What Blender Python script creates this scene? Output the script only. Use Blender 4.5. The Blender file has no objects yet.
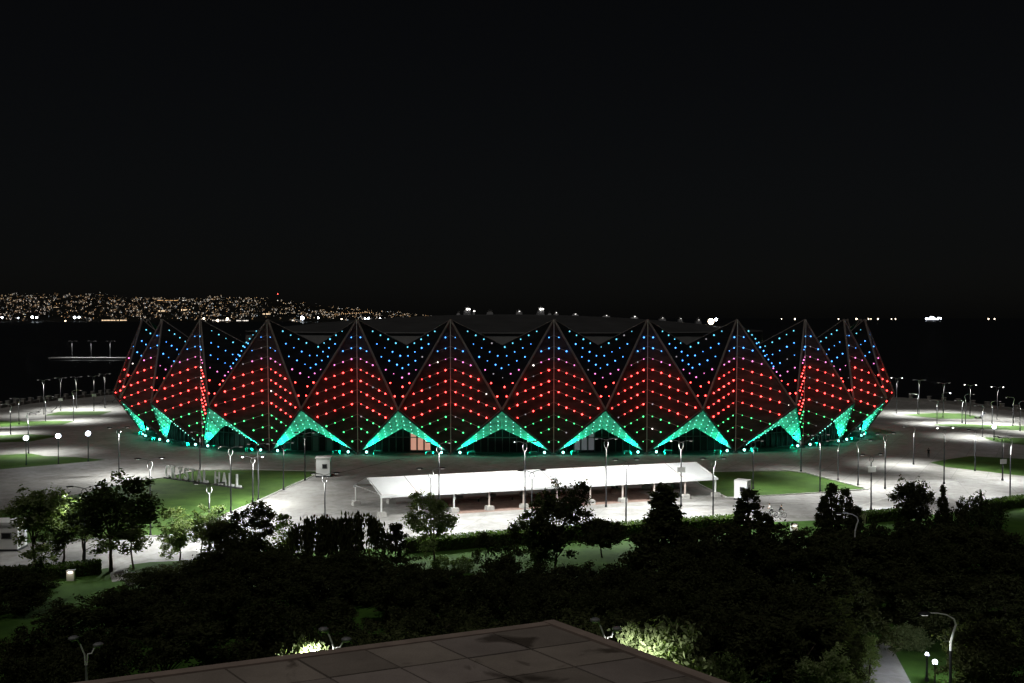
import bpy, math, random
from mathutils import Vector, Matrix
R = math.radians
rnd = random.Random(7)
sc = bpy.context.scene
C = sc.collection
CAMZ, F, CX, CY, HOR = 26.0, 1000.0, 512.0, 341.5, 318.0
PITCH = math.atan((CY - HOR) / F)

# ------------------------------------------------------------------ camera
cam = bpy.data.cameras.new('camera'); co = bpy.data.objects.new('camera', cam); C.objects.link(co)
co.location = (0, 0, CAMZ); co.rotation_euler = (math.pi/2 - PITCH, 0, 0)
cam.sensor_width = 36; cam.lens = F/1024*36; cam.clip_start = 0.3; cam.clip_end = 90000
sc.camera = co

def ray(px, py):
    x, y = (px-CX)/F, (CY-py)/F
    c, s = math.cos(PITCH), math.sin(PITCH)
    return Vector((x, c + y*s, y*c - s))
def G(px, py, z=0.0):            # a point on the level z
    d = ray(px, py); t = (z-CAMZ)/d.z
    return Vector((d.x*t, d.y*t, z))
def at(px, py, Y):               # a point at distance Y
    d = ray(px, py); t = Y/d.y
    return Vector((d.x*t, Y, CAMZ + d.z*t))

# ------------------------------------------------------------------ materials
def mat(name, col, rough=0.8, metal=0.0, noise=0.0, scale=1.0, emit=None, strength=0.0, spec=0.3, sample=True, bump=0.0, col2=None, detail=6):
    m = bpy.data.materials.new(name); m.use_nodes = True
    nt = m.node_tree; b = nt.nodes['Principled BSDF']
    b.inputs['Base Color'].default_value = (*col, 1)
    b.inputs['Roughness'].default_value = rough
    b.inputs['Metallic'].default_value = metal
    b.inputs['Specular IOR Level'].default_value = spec
    if noise > 0 or col2 is not None:
        tc = nt.nodes.new('ShaderNodeTexCoord')
        n = nt.nodes.new('ShaderNodeTexNoise'); n.inputs['Scale'].default_value = scale; n.inputs['Detail'].default_value = detail
        n.inputs['Roughness'].default_value = 0.65
        nt.links.new(tc.outputs['Object'], n.inputs['Vector'])
        r = nt.nodes.new('ShaderNodeValToRGB')
        r.color_ramp.elements[0].position = 0.3; r.color_ramp.elements[1].position = 0.72
        c2 = col2 if col2 is not None else tuple(min(1, c*(1+noise)) for c in col)
        r.color_ramp.elements[0].color = (*[c*(1-noise) for c in col], 1) if col2 is None else (*col, 1)
        r.color_ramp.elements[1].color = (*c2, 1)
        nt.links.new(n.outputs['Fac'], r.inputs['Fac'])
        nt.links.new(r.outputs['Color'], b.inputs['Base Color'])
        if bump > 0:
            bp = nt.nodes.new('ShaderNodeBump'); bp.inputs['Strength'].default_value = bump
            nt.links.new(n.outputs['Fac'], bp.inputs['Height']); nt.links.new(bp.outputs['Normal'], b.inputs['Normal'])
    if emit is not None:
        b.inputs['Emission Color'].default_value = (*emit, 1)
        b.inputs['Emission Strength'].default_value = strength
        if not sample: m.cycles.emission_sampling = 'NONE'
    return m

M = {}
M['paving'] = mat('paving', (0.30, 0.295, 0.285), 0.75, noise=0.22, scale=0.09, detail=10)
M['road'] = mat('road', (0.34, 0.335, 0.33), 0.7, noise=0.25, scale=0.16, detail=10)
def pave(m, size, ang, joint=.72):
    nt = m.node_tree; b = nt.nodes['Principled BSDF']; src = b.inputs['Base Color'].links[0].from_socket
    tc = nt.nodes.new('ShaderNodeTexCoord'); mp = nt.nodes.new('ShaderNodeMapping'); mp.inputs['Rotation'].default_value = (0, 0, ang)
    br = nt.nodes.new('ShaderNodeTexBrick'); br.offset = 0; br.inputs['Scale'].default_value = 1; br.inputs['Brick Width'].default_value = size; br.inputs['Row Height'].default_value = size
    br.inputs['Mortar Size'].default_value = .09; br.inputs['Mortar Smooth'].default_value = .3
    br.inputs['Color1'].default_value = (1, 1, 1, 1); br.inputs['Color2'].default_value = (.88, .87, .86, 1); br.inputs['Mortar'].default_value = (joint, joint, joint, 1)
    n = nt.nodes.new('ShaderNodeTexNoise'); n.inputs['Scale'].default_value = .55; n.inputs['Detail'].default_value = 12; n.inputs['Roughness'].default_value = .75; n.inputs['Distortion'].default_value = .8
    r = nt.nodes.new('ShaderNodeValToRGB'); r.color_ramp.elements[0].position = .34; r.color_ramp.elements[1].position = .56
    r.color_ramp.elements[0].color = (.68, .66, .63, 1); r.color_ramp.elements[1].color = (1.03, 1.03, 1.03, 1)
    x1 = nt.nodes.new('ShaderNodeMixRGB'); x1.blend_type = 'MULTIPLY'; x1.inputs['Fac'].default_value = 1
    x2 = nt.nodes.new('ShaderNodeMixRGB'); x2.blend_type = 'MULTIPLY'; x2.inputs['Fac'].default_value = 1
    nt.links.new(tc.outputs['Object'], mp.inputs['Vector']); nt.links.new(mp.outputs['Vector'], br.inputs['Vector']); nt.links.new(tc.outputs['Object'], n.inputs['Vector'])
    nt.links.new(n.outputs['Fac'], r.inputs['Fac']); nt.links.new(src, x1.inputs['Color1']); nt.links.new(br.outputs['Color'], x1.inputs['Color2'])
    nt.links.new(x1.outputs['Color'], x2.inputs['Color1']); nt.links.new(r.outputs['Color'], x2.inputs['Color2']); nt.links.new(x2.outputs['Color'], b.inputs['Base Color'])
pave(M['paving'], 5.0, .5); pave(M['road'], 7.0, .3, .8)
M['grass'] = mat('grass', (0.024, 0.062, 0.008), 0.95, scale=0.35, col2=(0.06, 0.12, 0.019), bump=0.3)
M['park_grass'] = mat('park_grass', (0.026, 0.072, 0.008), 0.95, scale=0.5, col2=(0.06, 0.14, 0.018), bump=0.3)
M['red_brown'] = mat('red_brown', (0.15, 0.10, 0.08), 0.9, scale=1.2, col2=(0.30, 0.20, 0.165))
M['water'] = mat('water', (0.006, 0.007, 0.008), 0.42, spec=0.16)
M['hill'] = mat('hill', (0.02, 0.02, 0.018), 1.0, noise=0.4, scale=0.002, spec=0)
M['wall'] = mat('wall', (0.32, 0.31, 0.29), 0.85, noise=0.2, scale=0.4)
M['concrete'] = mat('concrete', (0.42, 0.41, 0.39), 0.85, noise=0.25, scale=2)
M['darkmetal'] = mat('darkmetal', (0.05, 0.05, 0.055), 0.5, 0.6)
M['greymetal'] = mat('greymetal', (0.22, 0.22, 0.23), 0.5, 0.3)
M['whitepaint'] = mat('whitepaint', (0.75, 0.75, 0.74), 0.5)
M['sleeve'] = mat('sleeve', (0.12, 0.12, 0.12), 0.5)
M['beam'] = mat('beam', (0.18, 0.15, 0.135), 0.6, noise=0.2, scale=0.5)
M['mast'] = mat('mast', (0.6, 0.58, 0.55), 0.5)
M['edge'] = mat('edge', (0.06, 0.06, 0.06), 0.6)
M['cable'] = mat('cable', (0.45, 0.42, 0.4), 0.6)
def membrane(name, col, spacing):
    m = mat(name, col, 0.8, spec=.04); nt = m.node_tree; b = nt.nodes['Principled BSDF']
    tc = nt.nodes.new('ShaderNodeTexCoord'); mp = nt.nodes.new('ShaderNodeMapping')
    w = nt.nodes.new('ShaderNodeTexNoise'); w.inputs['Scale'].default_value = 0.35; w.inputs['Detail'].default_value = 8
    mp.inputs['Scale'].default_value = (1, 1, 3)
    nt.links.new(tc.outputs['Object'], mp.inputs['Vector']); nt.links.new(mp.outputs['Vector'], w.inputs['Vector'])
    r = nt.nodes.new('ShaderNodeValToRGB'); r.color_ramp.elements[0].position = .3; r.color_ramp.elements[1].position = .75
    r.color_ramp.elements[0].color = (*[c*.6 for c in col], 1); r.color_ramp.elements[1].color = (*[c*1.35 for c in col], 1)
    nt.links.new(w.outputs['Fac'], r.inputs['Fac']); nt.links.new(r.outputs['Color'], b.inputs['Base Color'])
    return m
M['membrane'] = membrane('membrane', (0.062, 0.046, 0.044), 1)
M['membrane_up'] = membrane('membrane_up', (0.012, 0.012, 0.013), 1)
M['soffit'] = membrane('soffit', (0.5, 0.5, 0.5), 1)
M['glass'] = mat('glass', (0.012, 0.013, 0.015), 0.4, spec=0.25)
M['frame'] = mat('frame', (0.16, 0.16, 0.16), 0.5)
M['pane'] = mat('pane', (0.30, 0.30, 0.31), 0.4)
M['litpane'] = mat('litpane', (0.4, 0.3, 0.25), 0.4, emit=(1, 0.50, 0.36), strength=0.55)
M['dimpane'] = mat('dimpane', (0.3, 0.3, 0.3), 0.4, emit=(0.8, 0.8, 0.9), strength=0.09)
M['roof'] = mat('roof', (0.042, 0.042, 0.043), 0.9, noise=0.3, scale=0.15, detail=10)
M['drum'] = mat('drum', (0.30, 0.30, 0.30), 0.8, noise=0.25, scale=0.2)
M['tent'] = mat('tent', (0.80, 0.81, 0.82), 0.55, noise=0.05, scale=0.5)
M['tentpost'] = mat('tentpost', (0.55, 0.46, 0.42), 0.5)
M['seam'] = mat('seam', (0.33, 0.33, 0.34), 0.6)
M['letter'] = mat('letter', (0.80, 0.80, 0.81), 0.5, noise=0.2, scale=1.5)
M['terrace'] = mat('terrace', (0.235, 0.20, 0.175), 0.85, scale=0.9, col2=(0.39, 0.335, 0.295), detail=12)
M['joint'] = mat('joint', (0.06, 0.05, 0.045), 0.9)
M['coping'] = mat('coping', (0.34, 0.265, 0.225), 0.85, noise=0.2, scale=3)
M['stain'] = mat('stain', (0.07, 0.055, 0.048), 0.9, noise=0.3, scale=2)
M['bark'] = mat('bark', (0.07, 0.055, 0.04), 0.95, noise=0.3, scale=4)
def leafmat(name, a, b_):
    m = bpy.data.materials.new(name); m.use_nodes = True; nt = m.node_tree; b = nt.nodes['Principled BSDF']
    oi = nt.nodes.new('ShaderNodeTexNoise'); oi.inputs['Scale'].default_value = 0.9; oi.inputs['Detail'].default_value = 3
    tc = nt.nodes.new('ShaderNodeTexCoord'); nt.links.new(tc.outputs['Object'], oi.inputs['Vector'])
    r = nt.nodes.new('ShaderNodeValToRGB'); r.color_ramp.elements[0].position = .35; r.color_ramp.elements[1].position = .65
    r.color_ramp.elements[0].color = (*a, 1); r.color_ramp.elements[1].color = (*b_, 1)
    nt.links.new(oi.outputs['Fac'], r.inputs['Fac']); nt.links.new(r.outputs['Color'], b.inputs['Base Color'])
    b.inputs['Roughness'].default_value = 0.75; b.inputs['Specular IOR Level'].default_value = 0.15
    tr = nt.nodes.new('ShaderNodeBsdfTranslucent'); ml = nt.nodes.new('ShaderNodeMixRGB'); ml.blend_type = 'MULTIPLY'; ml.inputs['Fac'].default_value = 1
    ml.inputs['Color2'].default_value = (1.25, 1.5, .7, 1); nt.links.new(r.outputs['Color'], ml.inputs['Color1']); nt.links.new(ml.outputs['Color'], tr.inputs['Color'])
    ms = nt.nodes.new('ShaderNodeMixShader'); ms.inputs['Fac'].default_value = .42
    out = nt.nodes['Material Output']; nt.links.new(b.outputs['BSDF'], ms.inputs[1]); nt.links.new(tr.outputs['BSDF'], ms.inputs[2]); nt.links.new(ms.outputs['Shader'], out.inputs['Surface'])
    return m
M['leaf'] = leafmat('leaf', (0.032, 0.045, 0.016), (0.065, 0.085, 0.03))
M['leaf_half_lit'] = leafmat('leaf_half_lit', (0.07, 0.10, 0.035), (0.12, 0.16, 0.06))  # lighter leaf copy, some lamp light put into its colour
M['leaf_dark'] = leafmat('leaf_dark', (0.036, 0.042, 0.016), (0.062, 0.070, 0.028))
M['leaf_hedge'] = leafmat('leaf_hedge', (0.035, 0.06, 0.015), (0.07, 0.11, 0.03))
M['leaf_lit'] = leafmat('leaf_lit', (0.14, 0.18, 0.08), (0.24, 0.28, 0.14))  # palest leaf copy: lamp light on the foliage is put into the colour

LED = {}
def led(k, c, s): LED[k] = mat('led_' + k, (0.1, 0.1, 0.1), emit=c, strength=s)
led('teal', (0.12, 0.56, 0.78), 2.4); led('blue', (0.07, 0.33, 1.0), 4.2); led('pink', (1.0, 0.24, 0.64), 2.8)
led('red', (1.0, 0.040, 0.036), 17.0); led('green', (0.08, 1.0, 0.28), 3.6); led('white', (1, 0.9, 0.82), 4.0)
led('mint', (0.30, 1.0, 0.76), 3.2); led('dim', (0.6, 0.55, 0.6), 0.7)
M['flood'] = mat('flood', (.1, .1, .1), emit=(0.34, 1.0, 0.84), strength=6, sample=False)
M['bulb'] = mat('bulb', (.8, .8, .8), emit=(1, 0.97, 0.92), strength=6)
M['lens'] = mat('lens', (.5, .5, .5), .3, emit=(1, .96, .9), strength=1.0)
M['bulb_blue'] = mat('bulb_blue', (.8, .8, .8), emit=(0.80, 0.88, 1), strength=14, sample=False)
CITY = {}
for k, c, s in (('warm', (1, .72, .45), 1.6), ('amber', (1, .56, .24), 1.6), ('white', (1, .92, .82), 1.5), ('cool', (.75, .88, 1), 1.8)):
    CITY[k] = mat('window_' + k, (.1, .1, .1), emit=c, strength=s, sample=False)
M['city_wall'] = mat('city_wall', (0.05, 0.047, 0.043), 0.9)
M['harbour'] = mat('harbour', (.1, .1, .1), emit=(0.82, 0.9, 1), strength=22, sample=False)
M['harbour_warm'] = mat('harbour_warm', (.1, .1, .1), emit=(1, 0.8, 0.58), strength=10, sample=False)
M['redlamp'] = mat('redlamp', (.1, .1, .1), emit=(1, 0.08, 0.06), strength=8, sample=False)
M['ship_glow'] = mat('ship_glow', (.6, .6, .6), emit=(0.88, 0.92, 1), strength=3.0, sample=False)  # superstructure itself glows; the lighting on it is put into the material
M['hull'] = mat('hull', (.05, .05, .06), 0.6)

# ------------------------------------------------------------------ mesh builder
class MB:
    def __init__(s): s.v, s.f, s.mi, s.mats = [], [], [], []
    def m(s, material):
        if material not in s.mats: s.mats.append(material)
        return s.mats.index(material)
    def add(s, vs, fs, material):
        o = len(s.v); k = s.m(material)
        s.v += [tuple(p) for p in vs]
        for f in fs: s.f.append(tuple(i+o for i in f)); s.mi.append(k)
    def box(s, cx, cy, cz, sx, sy, sz, material, rot=0.0, top=1.0):
        vs = []
        for z, k in ((-.5, 1.0), (.5, top)):
            for x, y in ((-.5, -.5), (.5, -.5), (.5, .5), (-.5, .5)):
                X, Y = x*sx*k, y*sy*k
                vs.append((cx + X*math.cos(rot) - Y*math.sin(rot), cy + X*math.sin(rot) + Y*math.cos(rot), cz + z*sz))
        s.add(vs, [(3,2,1,0), (4,5,6,7), (0,1,5,4), (1,2,6,5), (2,3,7,6), (3,0,4,7)], material)
    def tube(s, pts, rad, material, n=6, cap=True):
        pts = [Vector(p) for p in pts]
        rads = rad if isinstance(rad, (list, tuple)) else [rad]*len(pts)
        vs, fs = [], []
        prev = None
        for i, p in enumerate(pts):
            d = (pts[min(i+1, len(pts)-1)] - pts[max(i-1, 0)]).normalized()
            up = prev if prev is not None else (Vector((0, 0, 1)) if abs(d.z) < .9 else Vector((1, 0, 0)))
            a = d.cross(up).normalized(); b = a.cross(d).normalized(); prev = b
            for k in range(n):
                t = 2*math.pi*k/n
                vs.append(p + (a*math.cos(t) + b*math.sin(t))*rads[i])
        for i in range(len(pts)-1):
            for k in range(n):
                fs.append((i*n+k, i*n+(k+1) % n, (i+1)*n+(k+1) % n, (i+1)*n+k))
        if cap:
            fs.append(tuple(range(n-1, -1, -1))); fs.append(tuple((len(pts)-1)*n+k for k in range(n)))
        s.add(vs, fs, material)
    def octa(s, p, r, material, rz=None):
        rz = r if rz is None else rz
        x, y, z = p
        s.add([(x+r,y,z),(x-r,y,z),(x,y+r,z),(x,y-r,z),(x,y,z+rz),(x,y,z-rz)],
              [(0,2,4),(2,1,4),(1,3,4),(3,0,4),(2,0,5),(1,2,5),(3,1,5),(0,3,5)], material)
    def ball(s, p, rx, ry, rz, material, nu=10, nv=6):
        vs, fs = [], []
        for i in range(nv+1):
            th = math.pi*i/nv
            for k in range(nu):
                a = 2*math.pi*k/nu
                vs.append((p[0]+rx*math.sin(th)*math.cos(a), p[1]+ry*math.sin(th)*math.sin(a), p[2]+rz*math.cos(th)))
        for i in range(nv):
            for k in range(nu):
                fs.append((i*nu+k, (i+1)*nu+k, (i+1)*nu+(k+1) % nu, i*nu+(k+1) % nu))
        s.add(vs, fs, material)
    def slab(s, pts, thick, material, nrm=None):      # a flat polygon with thickness
        pts = [Vector(p) for p in pts]
        n = nrm if nrm is not None else (pts[1]-pts[0]).cross(pts[2]-pts[0]).normalized()
        k = len(pts)
        vs = pts + [p - n*thick for p in pts]
        fs = [tuple(range(k)), tuple(range(2*k-1, k-1, -1))] + [(i, i+k, (i+1) % k + k, (i+1) % k) for i in range(k)]
        s.add(vs, fs, material)
    def build(s, name, parent=None, smooth=False):
        me = bpy.data.meshes.new(name); me.from_pydata(s.v, [], s.f)
        for m_ in s.mats: me.materials.append(m_)
        me.polygons.foreach_set('material_index', s.mi)
        if smooth: me.polygons.foreach_set('use_smooth', [True]*len(s.f))
        me.update()
        o = bpy.data.objects.new(name, me); C.objects.link(o)
        if parent is not None: o.parent = parent
        return o

def tag(o, label=None, cat=None, group=None, kind=None):
    if label: o['label'] = label
    if cat: o['category'] = cat
    if group: o['group'] = group
    if kind: o['kind'] = kind
    return o
def empty(name, loc=(0, 0, 0), rz=0.0, label=None, cat=None, group=None):
    o = bpy.data.objects.new(name, None); o.location = loc; o.rotation_euler = (0, 0, rz); o.empty_display_size = .3
    C.objects.link(o); return tag(o, label, cat, group)
def copy_tree(o, parent=None):
    c = o.copy(); C.objects.link(c)
    if parent is not None: c.parent = parent
    for ch in [x for x in KIDS.get(o.name, [])]: copy_tree(ch, c)
    return c
KIDS = {}
def register(root):
    KIDS[root.name] = [o for o in C.objects if o.parent == root]
    for k in KIDS[root.name]: register(k)
def sheet(name, pts, z, material, kind='structure'):
    b = MB(); b.add([(p[0], p[1], z) for p in pts], [tuple(range(len(pts)))], material)
    o = b.build(name); 
    me = o.data
    if me.polygons[0].normal.z < 0: me.flip_normals()
    return tag(o, kind=kind)

# ------------------------------------------------------------------ world and fill sun
SUN_EL, SUN_AZ = R(62), R(200)       # added fill sun, behind the camera
w = bpy.data.worlds.new('World'); sc.world = w; w.use_nodes = True
nt = w.node_tree; bg = nt.nodes['Background']
sky = nt.nodes.new('ShaderNodeTexSky'); sky.sky_type = 'NISHITA'; sky.sun_disc = False
sky.sun_elevation = SUN_EL; sky.sun_rotation = SUN_AZ
hs = nt.nodes.new('ShaderNodeHueSaturation'); hs.inputs['Saturation'].default_value = 0.42
nt.links.new(sky.outputs['Color'], hs.inputs['Color']); nt.links.new(hs.outputs['Color'], bg.inputs['Color'])
bg.inputs['Strength'].default_value = 0.0007
sl = bpy.data.lights.new('fill_sun', 'SUN'); sl.energy = 0.44; sl.angle = R(3); sl.color = (1, 0.95, 0.88)  # weak sun added as fill for trees and terrace, not an actual moon
so = bpy.data.objects.new('fill_sun', sl); C.objects.link(so)
sd = Vector((math.sin(SUN_AZ)*math.cos(SUN_EL), math.cos(SUN_AZ)*math.cos(SUN_EL), math.sin(SUN_EL)))
so.rotation_euler = sd.to_track_quat('Z', 'Y').to_euler(); so.location = (0, -50, 120)

def spot(name, loc, power, parent=None, cone=150, blend=.6, col=(.98, 1, .96), rad=.25, aim=None):
    l = bpy.data.lights.new(name, 'SPOT'); l.energy = power; l.spot_size = R(cone); l.spot_blend = blend; l.color = col; l.shadow_soft_size = rad
    o = bpy.data.objects.new(name, l); o.location = loc; C.objects.link(o)
    if parent: o.parent = parent
    if aim is not None:
        o.rotation_euler = (Vector(aim)-Vector(loc)).to_track_quat('-Z', 'Y').to_euler()
    return o
def point(name, loc, power, parent=None, col=(1, .97, .92), rad=.2):
    l = bpy.data.lights.new(name, 'POINT'); l.energy = power; l.color = col; l.shadow_soft_size = rad
    o = bpy.data.objects.new(name, l); o.location = loc; C.objects.link(o)
    if parent: o.parent = parent
    return o

# ------------------------------------------------------------------ sea, land, ground
def sea():
    b = MB(); b.add([(-60000, -200, -2.5), (60000, -200, -2.5), (60000, 70000, -2.5), (-60000, 70000, -2.5)], [(0, 1, 2, 3)], M['water'])
    o = b.build('sea'); tag(o, kind='structure')
    nt = M['water'].node_tree; bs = nt.nodes['Principled BSDF']
    tc = nt.nodes.new('ShaderNodeTexCoord'); n = nt.nodes.new('ShaderNodeTexNoise'); n.inputs['Scale'].default_value = 0.25; n.inputs['Detail'].default_value = 5
    bp = nt.nodes.new('ShaderNodeBump'); bp.inputs['Strength'].default_value = 0.35; bp.inputs['Distance'].default_value = 0.6
    nt.links.new(tc.outputs['Object'], n.inputs['Vector']); nt.links.new(n.outputs['Fac'], bp.inputs['Height']); nt.links.new(bp.outputs['Normal'], bs.inputs['Normal'])
sea()
coast_px = [(0, 408), (30, 403.5), (60, 400), (90, 397), (112, 394.5)]
coast_l = [G(*p) for p in coast_px]
coast_r = [G(*p) for p in ((893, 400), (930, 402), (965, 405.5), (1000, 409.5), (1024, 412.5))]
arc = []
a, b_ = coast_l[-1], coast_r[0]
for i in range(1, 12):
    t = i/12; p = a.lerp(b_, t); arc.append(Vector((p.x, p.y + 60*math.sin(math.pi*t), 0)))
land = [Vector((-420, -60, 0)), Vector((-420, 215, 0)), Vector((-230, 262, 0))] + coast_l + arc + coast_r + [Vector((190, 240, 0)), Vector((420, 180, 0)), Vector((420, -60, 0))]
b = MB(); b.slab([(p.x, p.y, 0) for p in reversed(land)], 4.0, M['paving'], Vector((0, 0, 1))); o = b.build('plaza_ground'); tag(o, kind='structure')

LZ = 0.004
def gsheet(name, px, z, material): return sheet(name, [G(*p) for p in px], z, material)
# park ground in front of the plaza (everything nearer than the hedge line)
hedge_px = [(0, 577), (60, 573), (100, 569), (150, 562), (200, 560), (300, 553), (400, 546.5), (482, 541), (557, 535), (640, 529), (735, 523.5), (800, 521), (862, 519), (900, 518), (960, 512), (1024, 504)]
hp = [G(*p) for p in hedge_px]
sheet('park_ground', [(-260, hp[0].y-6, 0), (-260, -40, 0), (260, -40, 0), (260, hp[-1].y+12, 0)] + list(reversed(hp)), LZ, M['park_grass'])
road = [G(*p) for p in ((0, 548), (140, 538), (170, 536.5), (230, 514), (300, 508), (380, 521), (480, 516), (600, 508.5), (720, 500), (868, 491), (930, 480), (1024, 476))]
sheet('road', [p for p in road] + [Vector((260, hp[-1].y+12, 0))] + list(reversed(hp)) + [Vector((-260, hp[0].y-6, 0)), Vector((-260, road[0].y, 0))], 0.008, M['road'])
LAWNS = [
 [(-60, 524), (0, 511), (67, 497), (140, 481), (165, 478), (198, 470.5), (256, 470), (316, 471.5), (316, 475), (282, 490), (261, 500), (230, 513), (205, 524), (170, 536), (140, 537), (60, 541), (0, 547), (-60, 553)],
 [(712, 472), (787, 471), (806, 473), (828, 479), (868, 489.5), (820, 493), (768, 496), (727, 498), (700, 485), (692, 478)],
 [(930, 462.5), (950, 459), (971, 456), (1024, 459), (1090, 464), (1090, 484), (1024, 476), (946, 467)],
 [(930, 424.5), (960, 424), (1024, 426), (1090, 428), (1090, 434), (1024, 430.5), (960, 428)],
 [(900, 414.5), (938, 413), (962, 413.5), (984, 417.5), (970, 419), (938, 418.8)],
 [(983, 437.2), (1024, 438.2), (1090, 441), (1090, 449), (1024, 445), (995, 442)],
 [(44, 415.5), (60, 411.5), (112, 411.3), (100, 415.3)],
 [(-60, 422), (0, 421.2), (74, 421), (62, 425), (0, 427), (-60, 428)],
 [(-60, 436), (0, 435.2), (34, 434.4), (60, 436), (30, 441.6), (0, 442.4), (-60, 443)],
 [(-60, 457), (0, 455), (31, 453.5), (44, 456), (75, 457), (106, 460), (55, 464.5), (0, 469.5), (-60, 475)],
]
for L in LAWNS: gsheet('lawn', L, 0.012, M['grass'])
gsheet('path', [(873, 640), (888, 640), (903, 668), (920, 700), (850, 700)], 0.010, M['road'])
gsheet('path', [(108, 566), (130, 564), (126, 580), (112, 582)], 0.010, M['road'])

# kerbs of the two big lawns
def kerb(px, closed=True):
    pts = [G(*p) for p in px]; b = MB()
    n = len(pts)
    for i in range(n if closed else n-1):
        p, q = pts[i], pts[(i+1) % n]; d = (q-p); L = d.length; a = math.atan2(d.y, d.x); m = (p+q)/2
        b.box(m.x, m.y, .07, L+.1, .22, .14, M['concrete'], a)
    return tag(b.build('kerb'), kind='structure')
kerb(LAWNS[0][1:-1], False); kerb(LAWNS[1])

# joints of the plaza paving: long pale strips running across the forecourt
b = MB()
for px in ([(334, 474), (405, 458)], [(700, 512), (770, 505), (870, 500)], [(840, 512), (905, 492), (960, 480)]):
    pts = [G(*p) for p in px]
    for p, q in zip(pts, pts[1:]):
        d = q-p; m = (p+q)/2; b.box(m.x, m.y, .014, d.length, .25, .004, M['joint'] if px[0][0] == 334 else M['concrete'], math.atan2(d.y, d.x))
tag(b.build('paving_strip'), kind='structure')

# ------------------------------------------------------------------ the hall
HX = -1.85
halfs = [(9.75, 189.5), (27.5, 190.3), (44.8, 192.4), (60, 200.2), (70.4, 208.4), (78.0, 217.8), (81.6, 231), (83.6, 246)]
Bs = [Vector((HX - x, y, 0)) for x, y in reversed(halfs)] + [Vector((HX + x, y, 0)) for x, y in halfs]
NB = len(Bs)
def outn(p, q):
    d = (q-p).normalized(); return Vector((d.y, -d.x, 0))
CN = [outn(Bs[i], Bs[i+1]) for i in range(NB-1)]
VN = [((CN[max(i-1, 0)] + CN[min(i, NB-2)])).normalized() for i in range(NB)]
PT = [Bs[i] + VN[i]*.6 + Vector((0, 0, 25.7)) for i in range(NB)]
mid = [(Bs[i]+Bs[i+1])/2 for i in range(NB-1)]
VO = [7.5]*(NB-1); VO[0] = VO[-1] = 5
Vp = [mid[i] + CN[i]*VO[i] + Vector((0, 0, 9.2)) for i in range(NB-1)]
Mp = [mid[i] - CN[i]*3.0 + Vector((0, 0, 20.8)) for i in range(NB-1)]
Gp = [mid[i] + CN[i]*3.0 + Vector((0, 0, 5.3)) for i in range(NB-1)]
hall = empty('arena_hall', (HX, 215, 0), 0, 'wide crystal-shaped arena clad in folded triangles dotted with blue, red and green lights', 'arena')
inv = Matrix.Translation((-HX, -215, 0))
def hb(b, name, parent=None, smooth=False):
    b.v = [tuple(inv @ Vector(p)) for p in b.v]
    return b.build(name, hall if parent is None else parent, smooth)
rows = [22.75, 20.7, 18.65, 16.6, 14.5, 12.45, 10.1, 7.75, 5.4, 3.0]
rcol = ['blue', 'blue', 'pink', 'red', 'red', 'red', 'red', 'green', 'green', 'green']
ucol = ['teal', 'blue', 'blue', 'pink', 'red', 'red']
def pick(c):
    t = rnd.random()
    return LED['white'] if t < .012 else LED['dim'] if t < .04 else LED[c]
def tri_out(p, q, r, ref):
    n = (q-p).cross(r-p).normalized()
    return n if n.dot(ref) > 0 else -n
def led_dot(b, p, m): b.octa(p, .155*rnd.choice((.62, .8, .9, 1, 1, 1.1, 1.18)), m)
for i in range(NB):
    P, B = PT[i], Bs[i]
    for side in (-1, 1):
        k = i-1 if side < 0 else i
        if k < 0 or k > NB-2: continue
        V = Vp[k]; n = tri_out(P, V, B, VN[i])
        b = MB(); tri = [P, V, B]
        if (V-P).cross(B-P).dot(n) < 0: tri = [P, B, V]
        b.slab(tri, .12, M['membrane'], n)
        panel = hb(b, 'facade_panel')
        b = MB()
        for z0, c in zip(rows, rcol):
            line = []
            for j in range(7):
                u = .118 + .152*j
                zc = (z0 - 3.4*u - V.z*u)/(1-u)
                if not (.9 < zc < 25.0) or u > .93: continue
                t = 1 - zc/P.z
                cr = P.lerp(B, t); p = cr.lerp(V, u) + n*.32
                line.append(p)
                led_dot(b, p, pick(c))
            cr = P.lerp(B, 1-z0/P.z) + n*.2
            if line: b.tube([cr] + [p - n*.16 for p in line], .03, M['cable'], 3, False)
        hb(b, 'light_net', panel)
    b = MB(); b.tube([P + VN[i]*.3, B + VN[i]*.3], .075, M['mast'], 5); hb(b, 'crease_pole')
    b = MB(); b.tube([B - Vector((0, 0, .2)), B + VN[i]*.1 + Vector((0, 0, .5))], [.9, .5], M['edge'], 8); hb(b, 'footing')
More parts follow.
